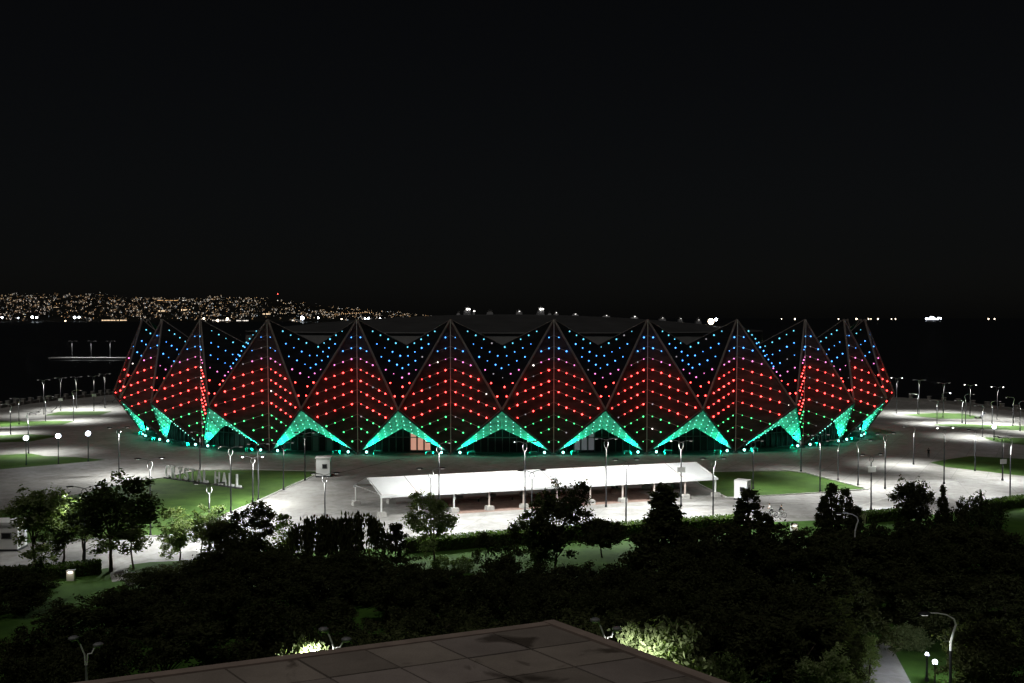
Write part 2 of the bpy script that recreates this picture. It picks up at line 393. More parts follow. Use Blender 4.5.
for k in range(NB-1):
    V, Mv, Gi = Vp[k], Mp[k], Gp[k]
    for P, B in ((PT[k], Bs[k]), (PT[k+1], Bs[k+1])):
        n = tri_out(P, Mv, V, CN[k])
        tri = [P, Mv, V] if (Mv-P).cross(V-P).dot(n) > 0 else [P, V, Mv]
        b = MB(); b.slab(tri, .12, M['membrane_up'], n); pan = hb(b, 'roof_panel')
        b = MB()
        for r_, c in enumerate(ucol):
            wv = .08 + .155*r_; s_ = .25
            while s_ < ((.91 if r_ < 4 else .70) if P is PT[k] else (1.05 if r_ < 4 else .99)):
                p = P.lerp(Mv, min(s_, .985)).lerp(V, wv) + n*.4
                led_dot(b, p, pick(c)); s_ += .155/(1-wv)
        hb(b, 'light_net', pan)
        b = MB(); b.tube([P, V], .2, M['beam'], 6); hb(b, 'ridge_beam')
        b = MB(); b.tube([P, Mv], .085, M['beam'], 5); hb(b, 'roof_edge')
        b = MB(); b.tube([V, B + Vector((0, 0, .3))], .24, M['edge'], 6); hb(b, 'edge_beam')
        # soffit
        n = tri_out(V, Gi, B, CN[k]*1.0 + Vector((0, 0, -.6)))
        Bi = B + Vector((0, 0, .35))
        tri = [V, Gi, Bi] if (Gi-V).cross(Bi-V).dot(n) > 0 else [V, Bi, Gi]
        b = MB(); b.slab(tri, .1, M['soffit'], n)
        for t in (.22, .5, .75):
            b.tube([V.lerp(Bi, t) + n*.03, Gi.lerp(Bi, t) + n*.03], .04, M['edge'], 4)
        sf = hb(b, 'soffit')
        b = MB()
        for t in (.08, .22, .36, .5, .64, .78):
            for u in ((.12, .38, .62, .86) if t < .55 else (.2, .6)):
                p = V.lerp(Gi, u).lerp(Bi, t) + n*.25
                b.octa(p, .095, LED['mint'])
        hb(b, 'light_net', sf)
# glazed wall behind
wl = [Bs[i] - VN[i]*2.6 for i in range(NB)]
b = MB()
for i in range(NB-1):
    p, q = wl[i], wl[i+1]
    b.add([(p.x, p.y, 0), (q.x, q.y, 0), (q.x, q.y, 18), (p.x, p.y, 18)], [(0, 1, 2, 3)], M['glass'])
hb(b, 'glass_wall')
lit = {6: [(.36, .56)]}
for i in range(NB-1):
    p, q = wl[i], wl[i+1]; d = (q-p); L = d.length; a = math.atan2(d.y, d.x); n = outn(p, q)
    nwin = max(6, int(L/1.35)); ww = L/nwin
    b = MB()
    for j in range(nwin+1):
        c = p.lerp(q, j/nwin) + n*.12
        b.box(c.x, c.y, 2.3, .14, .16, 4.6, M['frame'], a)
    for z in (.12, 3.0, 4.55):
        c = (p+q)/2 + n*.11; b.box(c.x, c.y, z, L, .12, .16, M['frame'], a)
    hb(b, 'window_frame')
    for j in range(nwin):
        fr = (j+.5)/nwin
        kind = None
        if i == 6 and   .50 < fr < .80: kind = 'litpane'
        elif i == 6 and   .86 < fr < .95: kind = 'dimpane'
        elif i == 5 and .30 < fr < .88 and j % 2: kind = 'pane'
        elif i == 4 and .3 < fr < .6: kind = 'pane'
        elif i == 8 and .25 < fr < .5: kind = 'dimpane'
        if not kind: continue
        c = p.lerp(q, fr) + n*.06
        bb = MB(); bb.box(c.x, c.y, 2.35 if kind != 'pane' else 1.9, ww-.3, .04, 3.6, M[kind], a); hb(bb, 'window_pane')
# interior ring roof closing the top, drum and dome
b = MB(); ring = [(HX, 250, 62, 40)]
N = 72
for i in range(N):
    t0, t1 = 2*math.pi*i/N, 2*math.pi*(i+1)/N
    p0 = Vector((HX+64*math.cos(t0), 251+42*math.sin(t0), 0)); p1 = Vector((HX+64*math.cos(t1), 251+42*math.sin(t1), 0))
    b.add([(p0.x, p0.y, 10), (p1.x, p1.y, 10), (p1.x, p1.y, 22.95), (p0.x, p0.y, 22.95)], [(0, 1, 2, 3)], M['drum'])
hb(b, 'drum_wall')
def domez(x, y):
    rho2 = ((x-HX)/64)**2 + ((y-251)/42)**2
    return 26.9 - 4.1*rho2
b = MB(); NR = 14; vs = [(HX, 251, 26.9)]; fs = []
for r_ in range(1, NR+1):
    for i in range(N):
        t = 2*math.pi*i/N; x, y = HX + 64.3*r_/NR*math.cos(t), 251 + 42.3*r_/NR*math.sin(t)
        vs.append((x, y, domez(x, y)))
for i in range(N): fs.append((0, 1+i, 1+(i+1) % N))
for r_ in range(NR-1):
    for i in range(N):
        a0 = 1+r_*N+i; a1 = 1+r_*N+(i+1) % N; fs.append((a0, a0+N, a1+N, a1))
b.add(vs, fs, M['roof']); roof = hb(b, 'roof', smooth=True)
b = MB()   # low ring roof between the folded front and the drum
prev = None
for i in range(NB-1):
    p, q = mid[i] - CN[i]*3.2, None
    t = math.atan2((p.y-251)/42, (p.x-HX)/64); qd = Vector((HX+64*math.cos(t), 251+42*math.sin(t), 0))
    cur = (Vector((p.x, p.y, 20.2)), Vector((qd.x, qd.y, 19.5)))
    if prev: b.add([prev[0], cur[0], cur[1], prev[1]], [(0, 1, 2, 3)], M['roof'])
    prev = cur
hb(b, 'ring_roof')

# floodlights washing the soffits, each with its low guard frame
flood_n = 0
names_side = {-1: 'left', 1: 'right'}
for i in range(1, NB-1):
    for side in (-1, 1):
        k = i-1 if side < 0 else i
        tdir = (Vp[k]-Bs[i]); tdir.z = 0; tdir.normalize()
        ch = CN[k]; tang = (mid[k]-Bs[i]).normalized()
        pos = Bs[i] + tang*1.75 + ch*.75
        e = empty('floodlight', pos, math.atan2(ch.y, ch.x), 'small green ground floodlight at the foot of a folded facade leg', 'floodlight', 'green floodlights along the arena base')
        b = MB(); b.box(0, 0, .1, .35, .5, .2, M['darkmetal']); b.tube([(0, -.22, .15), (0, -.22, .55)], .03, M['darkmetal'], 4); b.tube([(0, .22, .15), (0, .22, .55)], .03, M['darkmetal'], 4); b.build('bracket', e)
        b = MB(); b.ball((0, 0, .55), .24, .24, .24, M['flood'], 8, 6); b.build('lamp', e)
        tgt = Vp[k].lerp(Gp[k], .45).lerp(Bs[i], .45)
        lp = Bs[i] + tang*2.7 + ch*1.15 + Vector((0, 0, .3))
        Lc = spot('flood_beam', lp, 5600, None, 128, .8, (0.004, 0.88, 0.42), .3, tgt)
        Lc.parent = e; Lc.matrix_parent_inverse = (Matrix.Translation(pos) @ Matrix.Rotation(math.atan2(ch.y, ch.x), 4, 'Z')).inverted()
        Lp = point('flood_spill', (0, 0, 1.05), 22, e, (0.02, 0.95, 0.55), .3)
        # guard frame
        gp = Bs[i] + tang*3.9 + ch*1.3
        g = empty('guard_rail', gp, math.atan2(tang.y, tang.x), 'low square metal guard frame beside a green ground floodlight', 'guard rail', 'guard frames beside the floodlights')
        b = MB(); b.tube([(-.65, 0, 0), (-.65, 0, .85), (.65, 0, .85), (.65, 0, 0)], .05, M['greymetal'], 5); b.tube([(-.65, .5, 0), (-.65, .5, .85), (.65, .5, .85), (.65, .5, 0)], .05, M['greymetal'], 5)
        b.tube([(-.65, 0, .85), (-.65, .5, .85)], .05, M['greymetal'], 5); b.tube([(.65, 0, .85), (.65, .5, .85)], .05, M['greymetal'], 5); b.build('frame', g)

# roof plant
def roof_unit(px, py, wpx, hpx, lampx, label):
    Y = 251; p = at(px, py, Y); z0 = domez(p.x, Y); sx = wpx*Y/F; h = max(hpx*Y/F, .5)
    e = empty('roof_unit', (p.x, Y, z0-.1), 0, label, 'roof vent', 'plant units on the arena roof')
    b = MB(); b.box(0, 0, h*.3, sx*1.15, 2.2, h*.6, M['greymetal'], 0, .8); b.build('base', e)
    b = MB(); b.box(0, 0, h*.75, sx*.62, 1.6, h*.45, M['wall']); b.box(0, 0, h*1.0, sx*.8, 1.8, h*.08, M['greymetal']); b.tube([(0, 0, h), (0, 0, h*1.35)], .06, M['greymetal'], 5); b.build('housing', e)
    if lampx:
        b = MB(); b.octa((0, -1.1, h*.78), .27*lampx, M['bulb']); b.octa((.6*lampx, -1.1, h*.78), .2*lampx, M['bulb']); b.build('lamp', e)
roof_unit(467.5, 312, 7, 7.5, 1.0, 'large brightly lit arena roof vent, the left of two')
roof_unit(474, 312, 2, 5, .45, 'thin lit post-like vent just right of the left lit roof vent')
roof_unit(458.5, 313, 3, 3.5, 0, 'small grey vent just left of the left lit roof vent')
roof_unit(490, 312, 6, 4.5, 0, 'plain grey box vent, the left one between the two lit roof vents')
roof_unit(519, 312, 6, 4.5, .3, 'grey box vent with a tiny lamp, the right one between the two lit roof vents')
roof_unit(540.5, 312, 7, 7.5, 1.0, 'large brightly lit arena roof vent, the right of two')
roof_unit(549.5, 315, 3, 3, 0, 'small low vent right beside the right lit roof vent')
roof_unit(556, 314, 4, 3.5, .25, 'flat vent second to the right of the right lit roof vent')
roof_unit(575, 316, 6, 2.5, .25, 'long low lit vent on the right slope of the arena roof')
roof_unit(606, 318, 7, 2.5, .25, 'low flat vent midway down the right slope of the arena roof')
roof_unit(634, 319, 7, 3, .35, 'lit flat vent near the right end of the arena roof')
roof_unit(662, 321, 6, 4, .2, 'pair-like grey vent just right of the seventh peak on the arena roof')
roof_unit(680, 321, 4, 5, .2, 'upright grey vent between the two peaks at the right of the arena roof')
roof_unit(698, 322, 5, 5.5, .2, 'upright grey vent nearest the bright white roof lamp')
e = empty('roof_floodlight', (at(711, 322, 251).x, 251, domez(at(711, 322, 251).x, 251)-.1), 0, 'brilliant white lamp on a short post at the right of the arena roof', 'floodlight')
zt = at(711, 321.5, 251).z - e.location.z
b = MB(); b.tube([(0, 0, 0), (0, 0, zt)], .08, M['greymetal'], 6); b.build('post', e)
b = MB(); b.ball((0, 0, zt), .75, .5, .75, M['harbour_warm']); b.ball((1.3, 0, zt+.5), .35, .3, .35, M['harbour']); b.build('lamp', e)

# ------------------------------------------------------------------ freestanding letters on the lawn
A0, A1 = G(165.5, 478.2), G(242, 489)
d = (A1-A0); LL = d.length; la = math.atan2(d.y, d.x)
sign = empty('letter_sign', A0, la, 'row of big freestanding pale block letters standing on the left lawn', 'sign')
def letter(ch, x, wid, h):
    cu = bpy.data.curves.new('letter', 'FONT'); cu.body = ch; cu.extrude = .09; cu.offset = .012; cu.size = 1
    to = bpy.data.objects.new('tmp', cu); C.objects.link(to)
    dg = bpy.context.evaluated_depsgraph_get(); me = bpy.data.meshes.new_from_object(to.evaluated_get(dg)); me.name = 'letter'
    bpy.data.objects.remove(to)
    xs = [v.co.x for v in me.vertices]; ys = [v.co.y for v in me.vertices]
    x0, x1, y0, y1 = min(xs), max(xs), min(ys), max(ys)
    for v in me.vertices:
        a_, b2, c_ = v.co; v.co = ((a_-x0)/(x1-x0)*wid, -c_, .22 + (b2-y0)/(y1-y0)*h)
    me.materials.clear(); me.materials.append(M['letter'])
    o = bpy.data.objects.new('letter', me); C.objects.link(o); o.parent = sign; o.location = (x, 0, 0)
    bb = MB(); bb.box(wid/2, 0, .11, wid+.12, .7, .22, M['edge']); q = bb.build('letter_base', o)
def text_line(word, xa, xb, h):
    n = len(word); step = (xb-xa)/n
    for i, ch in enumerate(word): letter(ch, xa+i*step, step*.68, h)
text_line('CRYSTAL', 0, LL*.60, 1.95)
text_line('HALL', LL*.66, LL*1.02, 1.95)

# ------------------------------------------------------------------ white marquee
T0, T1 = Vector((-17.1, 130.3, 0)), Vector((29.6, 145.0, 0))
td = T1-T0; TL = td.length; ta = math.atan2(td.y, td.x); TW = 9.0
tent = empty('marquee_tent', T0, ta, 'long white open-sided marquee with a pitched roof on the forecourt', 'tent')
EH, RH = 2.85, 4.5
class TB(MB):
    def build(s, name, parent=None, smooth=False):
        s.v = [(x - .22*y, y, z) for x, y, z in s.v]; return MB.build(s, name, parent, smooth)
b = TB()
for (y0, z0, y1, z1) in ((-.25, EH-.1, TW/2, RH), (TW+.25, EH-.1, TW/2, RH)):
    nseg = 10
    for j in range(nseg):
        x0, x1 = TL*j/nseg - (.25 if j == 0 else 0), TL*(j+1)/nseg + (.25 if j == nseg-1 else 0)
        vs, fs = [], []
        for a_ in range(5):
            for c_ in range(4):
                u, v = a_/4, c_/3
                sag = -.10*math.sin(math.pi*u)*math.sin(math.pi*v)
                vs.append((x0+(x1-x0)*u, y0+(y1-y0)*v, z0+(z1-z0)*v+sag))
        for a_ in range(4):
            for c_ in range(3):
                i0 = a_*4+c_; f = (i0, i0+4, i0+5, i0+1); fs.append(f if y0 < 1 else f[::-1])
        b.add(vs, fs, M['tent'])
b.build('roof_sheet', tent, True)
b = TB()
for y in (-.27, TW+.27): b.box(TL/2, y, EH-.22, TL+.5, .03, .28, M['tent'])
b.build('valance', tent)
for j in range(11):
    x = TL*j/10
    b = TB()
    b.tube([(x, -.1, EH), (x, TW/2, RH-.05 if j in (0, 10) else RH-.12), (x, TW+.1, EH)], .09, M['tentpost'] if j not in (0, 10) else M['whitepaint'], 6)
    if j in (0, 10): b.tube([(x, 0, EH-.05), (x, TW, EH-.05)], .06, M['whitepaint'], 5)
    b.build('rafter', tent)
    if 0 < j < 10:
        b = TB(); b.tube([(x, -.26, EH-.08), (x, TW/2, RH+.03)], .035, M['seam'], 4); b.build('roof_seam', tent)
    for y in (0, TW):
        b = TB(); b.box(x, y, EH/2, .16, .16, EH, M['tentpost'] if 2 < j < 10 else M['whitepaint']); b.build('post', tent)
        b = TB(); b.box(x+.05, y, .31, 1.0, .8, .62, M['concrete'], 0, .94); b.build('ballast_block', tent)
b = TB(); b.tube([(0, 0, EH-.06), (TL, 0, EH-.06)], .06, M['tentpost'], 5); b.tube([(0, TW, EH-.06), (TL, TW, EH-.06)], .06, M['tentpost'], 5); b.tube([(0, TW/2, RH-.1), (TL, TW/2, RH-.1)], .06, M['tentpost'], 5); b.build('purlin', tent)
nx, ny = Vector((math.cos(ta), math.sin(ta), 0)), Vector((-math.sin(ta), math.cos(ta), 0))
def tp(x, y): return T0 + nx*x + ny*y
sheet('tent_floor', [tp(10, -1.2), tp(TL-9, -.4), tp(TL-9, TW+2), tp(10, TW+2)], 0.014, M['red_brown'])  # red-brown floor, shade under the marquee partly put into its colour
for (x, y, lab) in ((30.5, 6.2, 'dark covered table under the marquee, left of the other one'), (36.0, 6.6, 'dark covered table heaped with bundles under the marquee, nearer its right end')):
    p = tp(x, y); e = empty('stall_table', p, ta, lab, 'table')
    b = MB(); b.box(0, 0, .75, 1.6, .8, .06, M['darkmetal']); b.build('table_top', e)
    for sx in (-.7, .7):
        for sy in (-.32, .32):
            b = MB(); b.tube([(sx, sy, 0), (sx, sy, .72)], .03, M['darkmetal'], 5); b.build('leg', e)
    b = MB(); b.box(0, -.41, .45, 1.6, .02, .6, M['red_brown']); b.build('table_skirt', e)
    if x > 33:
        for (dx, hh, ww) in ((-.35, .5, .6), (.3, .8, .5)):
            q = tp(x+dx, y); bb = MB(); bb.ball((0, 0, hh/2), ww/2, .3, hh/2, M['hull'], 8, 6); o = bb.build('bundle'); o.location = (q.x, q.y, .78)
            tag(o, 'tall dark cloth bundle on the right stall table' if hh > .6 else 'short dark cloth bundle on the right stall table', 'bundle')
for j, x in enumerate((13.5, 18.5, 23.5)):
    p = tp(x, 6.5); e = empty('bench', p, ta, ['wooden bench under the marquee, leftmost of three', 'wooden bench under the marquee, middle of three', 'wooden bench under the marquee, rightmost of three'][j], 'bench', 'benches under the marquee')
    b = MB(); b.box(0, 0, .45, 3.6, .4, .07, M['red_brown']); b.build('seat', e)
    for sx in (-1.5, 1.5):
        b = MB(); b.box(sx, 0, .21, .08, .36, .42, M['darkmetal']); b.build('leg', e)

# ------------------------------------------------------------------ cabins
def cabin(px, py, sx, sy, h, rz, label, roofh=.16, over=.14, win=True, door=True):
    p = G(px, py); e = empty('guard_cabin', p, rz, label, 'cabin')
    b = MB(); b.box(0, sy/2, .12, sx+.1, sy+.1, .24, M['darkmetal']); b.build('plinth', e)
    b = MB(); b.box(0, sy/2, h/2+.12, sx, sy, h-.24, M['whitepaint']); b.build('wall', e)
    b = MB(); b.box(0, sy/2, h+roofh/2, sx+2*over, sy+2*over, roofh, M['whitepaint']); b.build('roof', e)
    if win:
        b = MB(); b.box(sx*.12, -.02, h*.58, sx*.36, .05, h*.24, M['frame']); f = b.build('window', e)
        b = MB(); b.box(sx*.12, -.05, h*.58, sx*.28, .03, h*.18, M['glass']); b.build('pane', f)
    b = MB(); b.box(-sx/2-.02, sy*.5, h*.6, .05, sx*.28, h*.22, M['glass']); b.build('side_window', e)
    if door:
        b = MB(); b.box(sx/2+.02, sy*.5, h*.42, .05, .85, h*.72, M['wall']); dr = b.build('door', e)
        b = MB(); b.octa((sx/2+.07, sy*.5-.3, h*.42), .05, M['darkmetal']); b.build('handle', dr)
cabin(323, 477.3, 2.25, 2.0, 3.1, R(4), 'white guard cabin with one dark square window at the corner of the left lawn')
cabin(740.5, 500.3, 1.9, 1.7, 2.75, R(-32), 'white guard cabin turned on its corner beside the right lawn', .1, .03)
cabin(3, 551.5, 3.2, 2.4, 3.0, R(2), 'grey cabin with a thick bright roof at the left edge behind the park trees', .28, .2)

# ------------------------------------------------------------------ street lamps
def build_pole(e, h, white_from=.74):
    b = MB(); b.tube([(0, 0, 0), (0, 0, h*white_from)], [.11, .085], M['darkmetal'], 6); b.tube([(0, 0, 0), (0, 0, .35)], [.2, .15], M['darkmetal'], 6); b.build('pole', e)
    b = MB(); b.tube([(0, 0, h*white_from), (0, 0, h*.87)], [.10, .09], M['sleeve'], 6); b.build('pole_sleeve', e)
def head(e, x, z, lit, y=0.0):
    b = MB(); b.ball((x, y, z), .42, .22, .11, M['darkmetal'], 8, 5); hd = b.build('lamp_head', e)
    b = MB(); b.box(x, y, z-.105, .34, .14, .03, M['lens']); b.build('lens', hd)
KEEP = []; LSIDE = (1, -1)
def loop_lamp(loc, h, rz, label, power=0, sign=0, tilt=0, group='loop-topped street lamps', cone=128, visible_glow=False):
    e = empty('street_lamp', loc, rz, label, 'street lamp', group)
    build_pole(e, h)
    b = MB()
    for s in (-1, 1):
        b.tube([(0, 0, h*.86), (s*.22, 0, h*.885), (s*.30, 0, h*.92), (s*.25, 0, h*.955), (0, 0, h*.985)], .035, M['sleeve'], 5)
    b.build('loop', e)
    for s in (-1, 1):
        b = MB(); b.tube([(s*.05, 0, h*.98), (s*.5, 0, h*1.0), (s*1.1, 0, h*1.0+.1)], .04, M['greymetal'], 5); b.build('lamp_arm', e)
        head(e, s*1.35, h+.1, power > 0)
    if visible_glow:
        for s in (-1, 1):
            b = MB(); b.octa((s*1.35, -.18, h+.02), .19, M['bulb'], .12); b.build('bulb', e)
    if sign:
        b = MB(); b.box(0, -.16, h*sign, 1.15, .05, .75, M['whitepaint']); b.build('sign_panel', e)
    if power: spot('lamp_beam', (1.35*LSIDE[len(KEEP) % 2], -.1, h-.06), power, e, cone, .62 if cone < 140 else .22); KEEP.append(1)
    return e
def hook_lamp(loc, h, rz, label, power=0, reach=1.6, group='hooked street lamps', glow=False):
    e = empty('street_lamp', loc, rz, label, 'street lamp', group)
    b = MB(); b.tube([(0, 0, 0), (0, 0, h*.72)], [.10, .08], M['darkmetal'], 6); b.tube([(0, 0, 0), (0, 0, .35)], [.18, .14], M['darkmetal'], 6); b.build('pole', e)
    b = MB(); b.tube([(0, 0, h*.72), (.02, 0, h*.79), (.16, 0, h*.86), (.3, 0, h*.91), (.18, 0, h*.955), (-.25, 0, h*.985), (-.8, 0, h*.998), (-reach, 0, h)], [.075, .07, .065, .06, .05, .045, .04, .035], M['whitepaint'], 6); b.build('hook_arm', e)
    head(e, -reach-.3, h-.03, power > 0)
    if glow:
        b = MB(); b.octa((-reach-.3, -.15, h-.12), .3, M['bulb_blue'], .2); b.build('bulb', e)
    if power: spot('lamp_beam', (-reach-.3, 0, h-.2), power, e, 128, .62)
    return e
def by_px(px, yb, yt):
    p = G(px, yb); q = at(px, yt, p.y); return p, q.z
P0 = 4700
LOOPS = [ # px, base, top, rz, power, sign, glow, label
 (606, 507, 439, 0, 1.4, 0, 0, 'tall loop-topped street lamp in front of the white marquee, fully visible down to its base'),
 (525, 511.5, 442, 0, 1.4, 0, 0, 'tall loop-topped street lamp before the marquee, just left of the tall dark tree'),
 (439, 518, 443, 0, 1.7, 0, 0, 'tall loop-topped street lamp rising behind the round lit tree by the marquee'),
 (681, 506, 441, 0, 1.9, .56, 0, 'tall street lamp with a small white panel at the right part of the marquee'),
 (753, 489, 441, 0, .75, 0, 0, 'slim street lamp behind the corner-turned white cabin on the right lawn edge'),
 (820, 492.5, 435, .3, .9, 0, 0, 'street lamp at the right lawn with its foot on the paving edge'),
 (871, 510, 455, .2, 1.2, .74, 0, 'near street lamp with white panel right of the dark cypress group'),
 (885, 489, 434, .2, 1.2, 0, 0, 'loop-topped lamp on the bright paving right of the right lawn tip'),
 (944, 484, 428, .2, 1.5, 0, 1, 'thick pale street lamp with lit heads in the middle of the right plaza'),
 (975, 471, 430, .3, 1.3, 0, 0, 'street lamp on the dark lawn wedge right of the thick pale lamp'),
 (1002.5, 480.5, 437, .2, 1.2, .44, 0, 'street lamp with a low white panel at the right edge lawn'),
 (626, 528, 460, .12, 1.7, 0, 0, 'near street lamp by the hedge between the small round tree and the conifer'),
 (713, 523, 459, .12, 2.3, 0, 0, 'near street lamp by the hedge at the right end of the marquee'),
 (325, 540, 474, .12, 1.2, 0, 0, 'near street lamp below the left white cabin, its foot behind dark trees'),
 (431, 537, 469, .12, 1.4, 0, 0, 'near slim street lamp just above the round lit tree'),
 (532, 534, 471, .12, 1.1, 0, 0, 'near street lamp half hidden in the tall dark tree before the marquee'),
 (150.5, 536, 459, .3, 1.9, .31, 0, 'dark-headed street lamp with a white panel at the left end of the left lawn'),
 (231, 513, 447, .1, 2.0, 0, 0, 'tall loop-topped street lamp rising in front of the last block letter'),
 (253, 505, 457, .1, 2.2, 0, 1, 'street lamp with two glowing heads right of the block letters'),
 (258.5, 500, 444, .1, .5, 0, 0, 'tall street lamp close beside the one with two glowing heads'),
 (283.5, 490, 443, .1, .5, 0, 0, 'street lamp on the slanting edge of the left lawn, between two taller-looking ones'),
 (305, 480.5, 433, .1, .6, 0, 0, 'loop-topped lamp on the lawn edge just left of the white cabin'),
 (209.5, 555, 484, .1, 1.8, 0, 0, 'near street lamp rising from the twin pale-green trees below the letters'),
 (85, 566, 487, .3, .6, 0, 0, 'near street lamp with dark heads among the left trees'),
 (200, 469.5, 432, .1, .35, 0, 0, 'slim lamp post at the back edge of the lawn above the block letters'),
 (801, 471.5, 436, .2, .35, 0, 0, 'slim lamp post at the back corner of the right lawn'),
 (119, 476, 428, .3, 2.1, 0, 0, 'loop-topped lamp standing alone on the paving left of the arena'),
 (44, 414.5, 380, .5, 1.0, 0, 0, 'promenade lamp left of the arena, first from the left'),
 (60.6, 410.6, 378, .5, 1.0, .34, 0, 'promenade lamp with a white panel, second from the left'),
 (76.5, 408.5, 377, .5, 1.0, 0, 0, 'promenade lamp left of the arena, third from the left'),
 (94, 411, 376, .5, 1.0, .45, 0, 'promenade lamp with a white panel nearest the arena left flank'),
 (105, 408, 374, .5, .8, 0, 0, 'promenade lamp almost touching the left flank of the arena'),
 (896.5, 413.5, 378, -.4, 1.0, 0, 1, 'promenade lamp touching the right flank of the arena'),
 (919, 414.5, 380, -.4, 1.0, 0, 0, 'promenade lamp right of the arena, second from its flank'),
 (943.5, 412.8, 383, -.4, 1.0, 0, 0, 'promenade lamp right of the arena, third from its flank'),
 (970, 416.5, 385, -.4, 1.0, 0, 1, 'promenade lamp with a glowing head, fourth from the arena right flank'),
 (997, 419.5, 387, -.4, 1.0, 0, 1, 'promenade lamp with a glowing head, rightmost of the loop-topped ones by the sea'),
]
for px, yb, yt, rz, pw, sg, gl, lab in LOOPS:
    p, h = by_px(px, yb, yt); pw *= 1.8 if yb < 425 else 1; loop_lamp(p, h, rz, lab, pw*P0, sg, visible_glow=bool(gl), cone=156 if px in (150.5, 231, 209.5, 253, 713, 681, 439, 431, 325, 119, 525, 606) else 128)
HOOKS = [ # px, base, top, rz, power, glow, label
 (838, 480.5, 440, .2, .5, 0, 'hooked lamp over the back corner of the right lawn, left of the arching one'),
 (858, 485.5, 440, math.pi, .9, 0, 'arching pale lamp whose arm reaches right over the paving by the right lawn'),
 (913.5, 464.5, 426, .2, 1.2, 0, 'hooked lamp on the brown paving right of the arena'),
 (1010, 499, 437, .3, 1.2, 0, 'tall hooked lamp by the hedge at the right edge'),
 (917.5, 414, 394, -.4, .6, 0, 'short hooked lamp beside the second promenade lamp right of the arena'),
 (943, 417.5, 392.5, math.pi, .7, 1, 'short hooked lamp with a glowing head below the third right promenade lamp'),
 (965.5, 424, 394, math.pi, .9, 0, 'hooked lamp on the right lawns left of the fourth promenade lamp'),
 (992, 424.5, 401, math.pi, .9, 0, 'hooked lamp just left of the rightmost loop-topped promenade lamp'),
 (1013, 426, 397, .2, .9, 0, 'hooked lamp right of the rightmost loop-topped promenade lamp'),
 (1020, 431, 401, math.pi, .9, 0, 'hooked lamp at the right edge of the far lawns'),
 (937, 423.5, 400, .2, .8, 0, 'hooked lamp at the tip of the long dark lawn right of the arena'),
 (982.5, 437, 405, .2, 1.2, 0, 'hooked lamp standing on the bright strip between two right lawns'),
 (962, 423.5, 400, .2, .6, 0, 'slim hooked lamp in the middle of the long dark right lawn'),
 (73.5, 420.8, 390, math.pi, .9, 0, 'hooked lamp at the tip of the long dark lawn left of the arena'),
 (45.6, 421.5, 396, math.pi, .9, 0, 'hooked lamp on the bright strip left, below the first promenade lamp'),
 (19, 424.5, 398, .1, .9, 0, 'hooked lamp at the upper left on the dark lawn strip'),
 (10.6, 434.5, 404, .1, 1.3, 0, 'hooked lamp at the left edge on the bright strip'),
 (28.5, 453.5, 412, math.pi, 1.5, 0, 'hooked lamp behind the leftmost glaring globe lamp'),
 (-30, 450, 410, .1, 1.5, 0, 'hooked lamp left beyond the frame edge'),
]
for px, yb, yt, rz, pw, gl, lab in HOOKS:
    if px < 0: continue
    p, h = by_px(px, yb, yt); pw *= 1.8 if yb < 438 else 1.25; hook_lamp(p, h, rz, lab, pw*P0, glow=bool(gl))
def globe_lamp(loc, h, label, power, r=.42):
    e = empty('globe_lamp', loc, 0, label, 'street lamp', 'glaring globe lamps')
    b = MB(); b.tube([(0, 0, 0), (0, 0, h-.3)], [.09, .06], M['darkmetal'], 6); b.tube([(0, 0, 0), (0, 0, .3)], [.16, .12], M['darkmetal'], 6); b.build('pole', e)
    b = MB(); b.ball((0, 0, h), r, r, r, M['bulb_blue'], 10, 8); b.build('globe', e)
    b = MB(); b.tube([(0, 0, h-r-.12), (0, 0, h-r+.05)], [.1, .2], M['darkmetal'], 6); b.build('collar', e)
    if power: point('globe_light', (0, 0, h+.05), power, e, (.88, .93, 1), r+.05)
    return e
for px, yb, yt, lab in ((26.3, 465, 438, 'glaring white globe lamp on the left lawn, leftmost of three'), (58.5, 464, 436, 'glaring white globe lamp on the left lawn, middle of three'), (88.3, 461.5, 433.5, 'glaring white globe lamp on the left lawn, rightmost of three'), (994, 440, 427, 'small bluish-white glowing lamp among the right lawns')):
    p, h = by_px(px, yb, yt); globe_lamp(p, h, lab, 700, .44 if px < 500 else .4)
# park lamps near the terrace
def twin_lamp(px, py, Y, label, power, rz=0.0, side=1):
    q = at(px, py, Y); h = q.z; e = empty('park_lamp', (q.x, Y, 0), rz, label, 'street lamp', 'double-headed park lamps')
    b = MB(); b.tube([(0, 0, 0), (0, 0, h-1.6)], [.10, .07], M['greymetal'], 6); b.build('pole', e)
    for s, z in ((-1, h), (1, h-.55)):
        b = MB(); b.tube([(s*.04, 0, h-1.6), (s*.08, 0, h-1.0), (s*.28, 0, h-.45+(z-h)), (s*.5, 0, z-.02)], .045, M['whitepaint'], 6); b.build('lamp_arm', e)
        b = MB(); b.ball((s*.62, 0, z-.02), .30, .24, .13, M['greymetal'], 10, 5); hd = b.build('lamp_head', e)
        b = MB(); b.ball((s*.62, 0, z-.12), .2, .16, .06, M['whitepaint'], 8, 4); b.build('lens', hd)
    if power: spot('lamp_beam', (.95*side, -.1, h-.95), power, e, 172, .4, (1, 1, .92))
twin_lamp(606, 619, 54, 'pale double-headed park lamp just beyond the right edge of the roof terrace', 2600, .2)
twin_lamp(335, 629, 54, 'pale double-headed park lamp beside lit leaves beyond the terrace edge', 3600, .0, -1)
twin_lamp(86, 636, 54, 'pale double-headed park lamp at the lower left beyond the terrace', 0, .5)
q = at(951, 613, 60); hook_lamp((q.x, 60, 0), q.z, 0, 'large hooked park lamp at the lower right over the footpath', 700, 1.3, 'hooked park lamps')
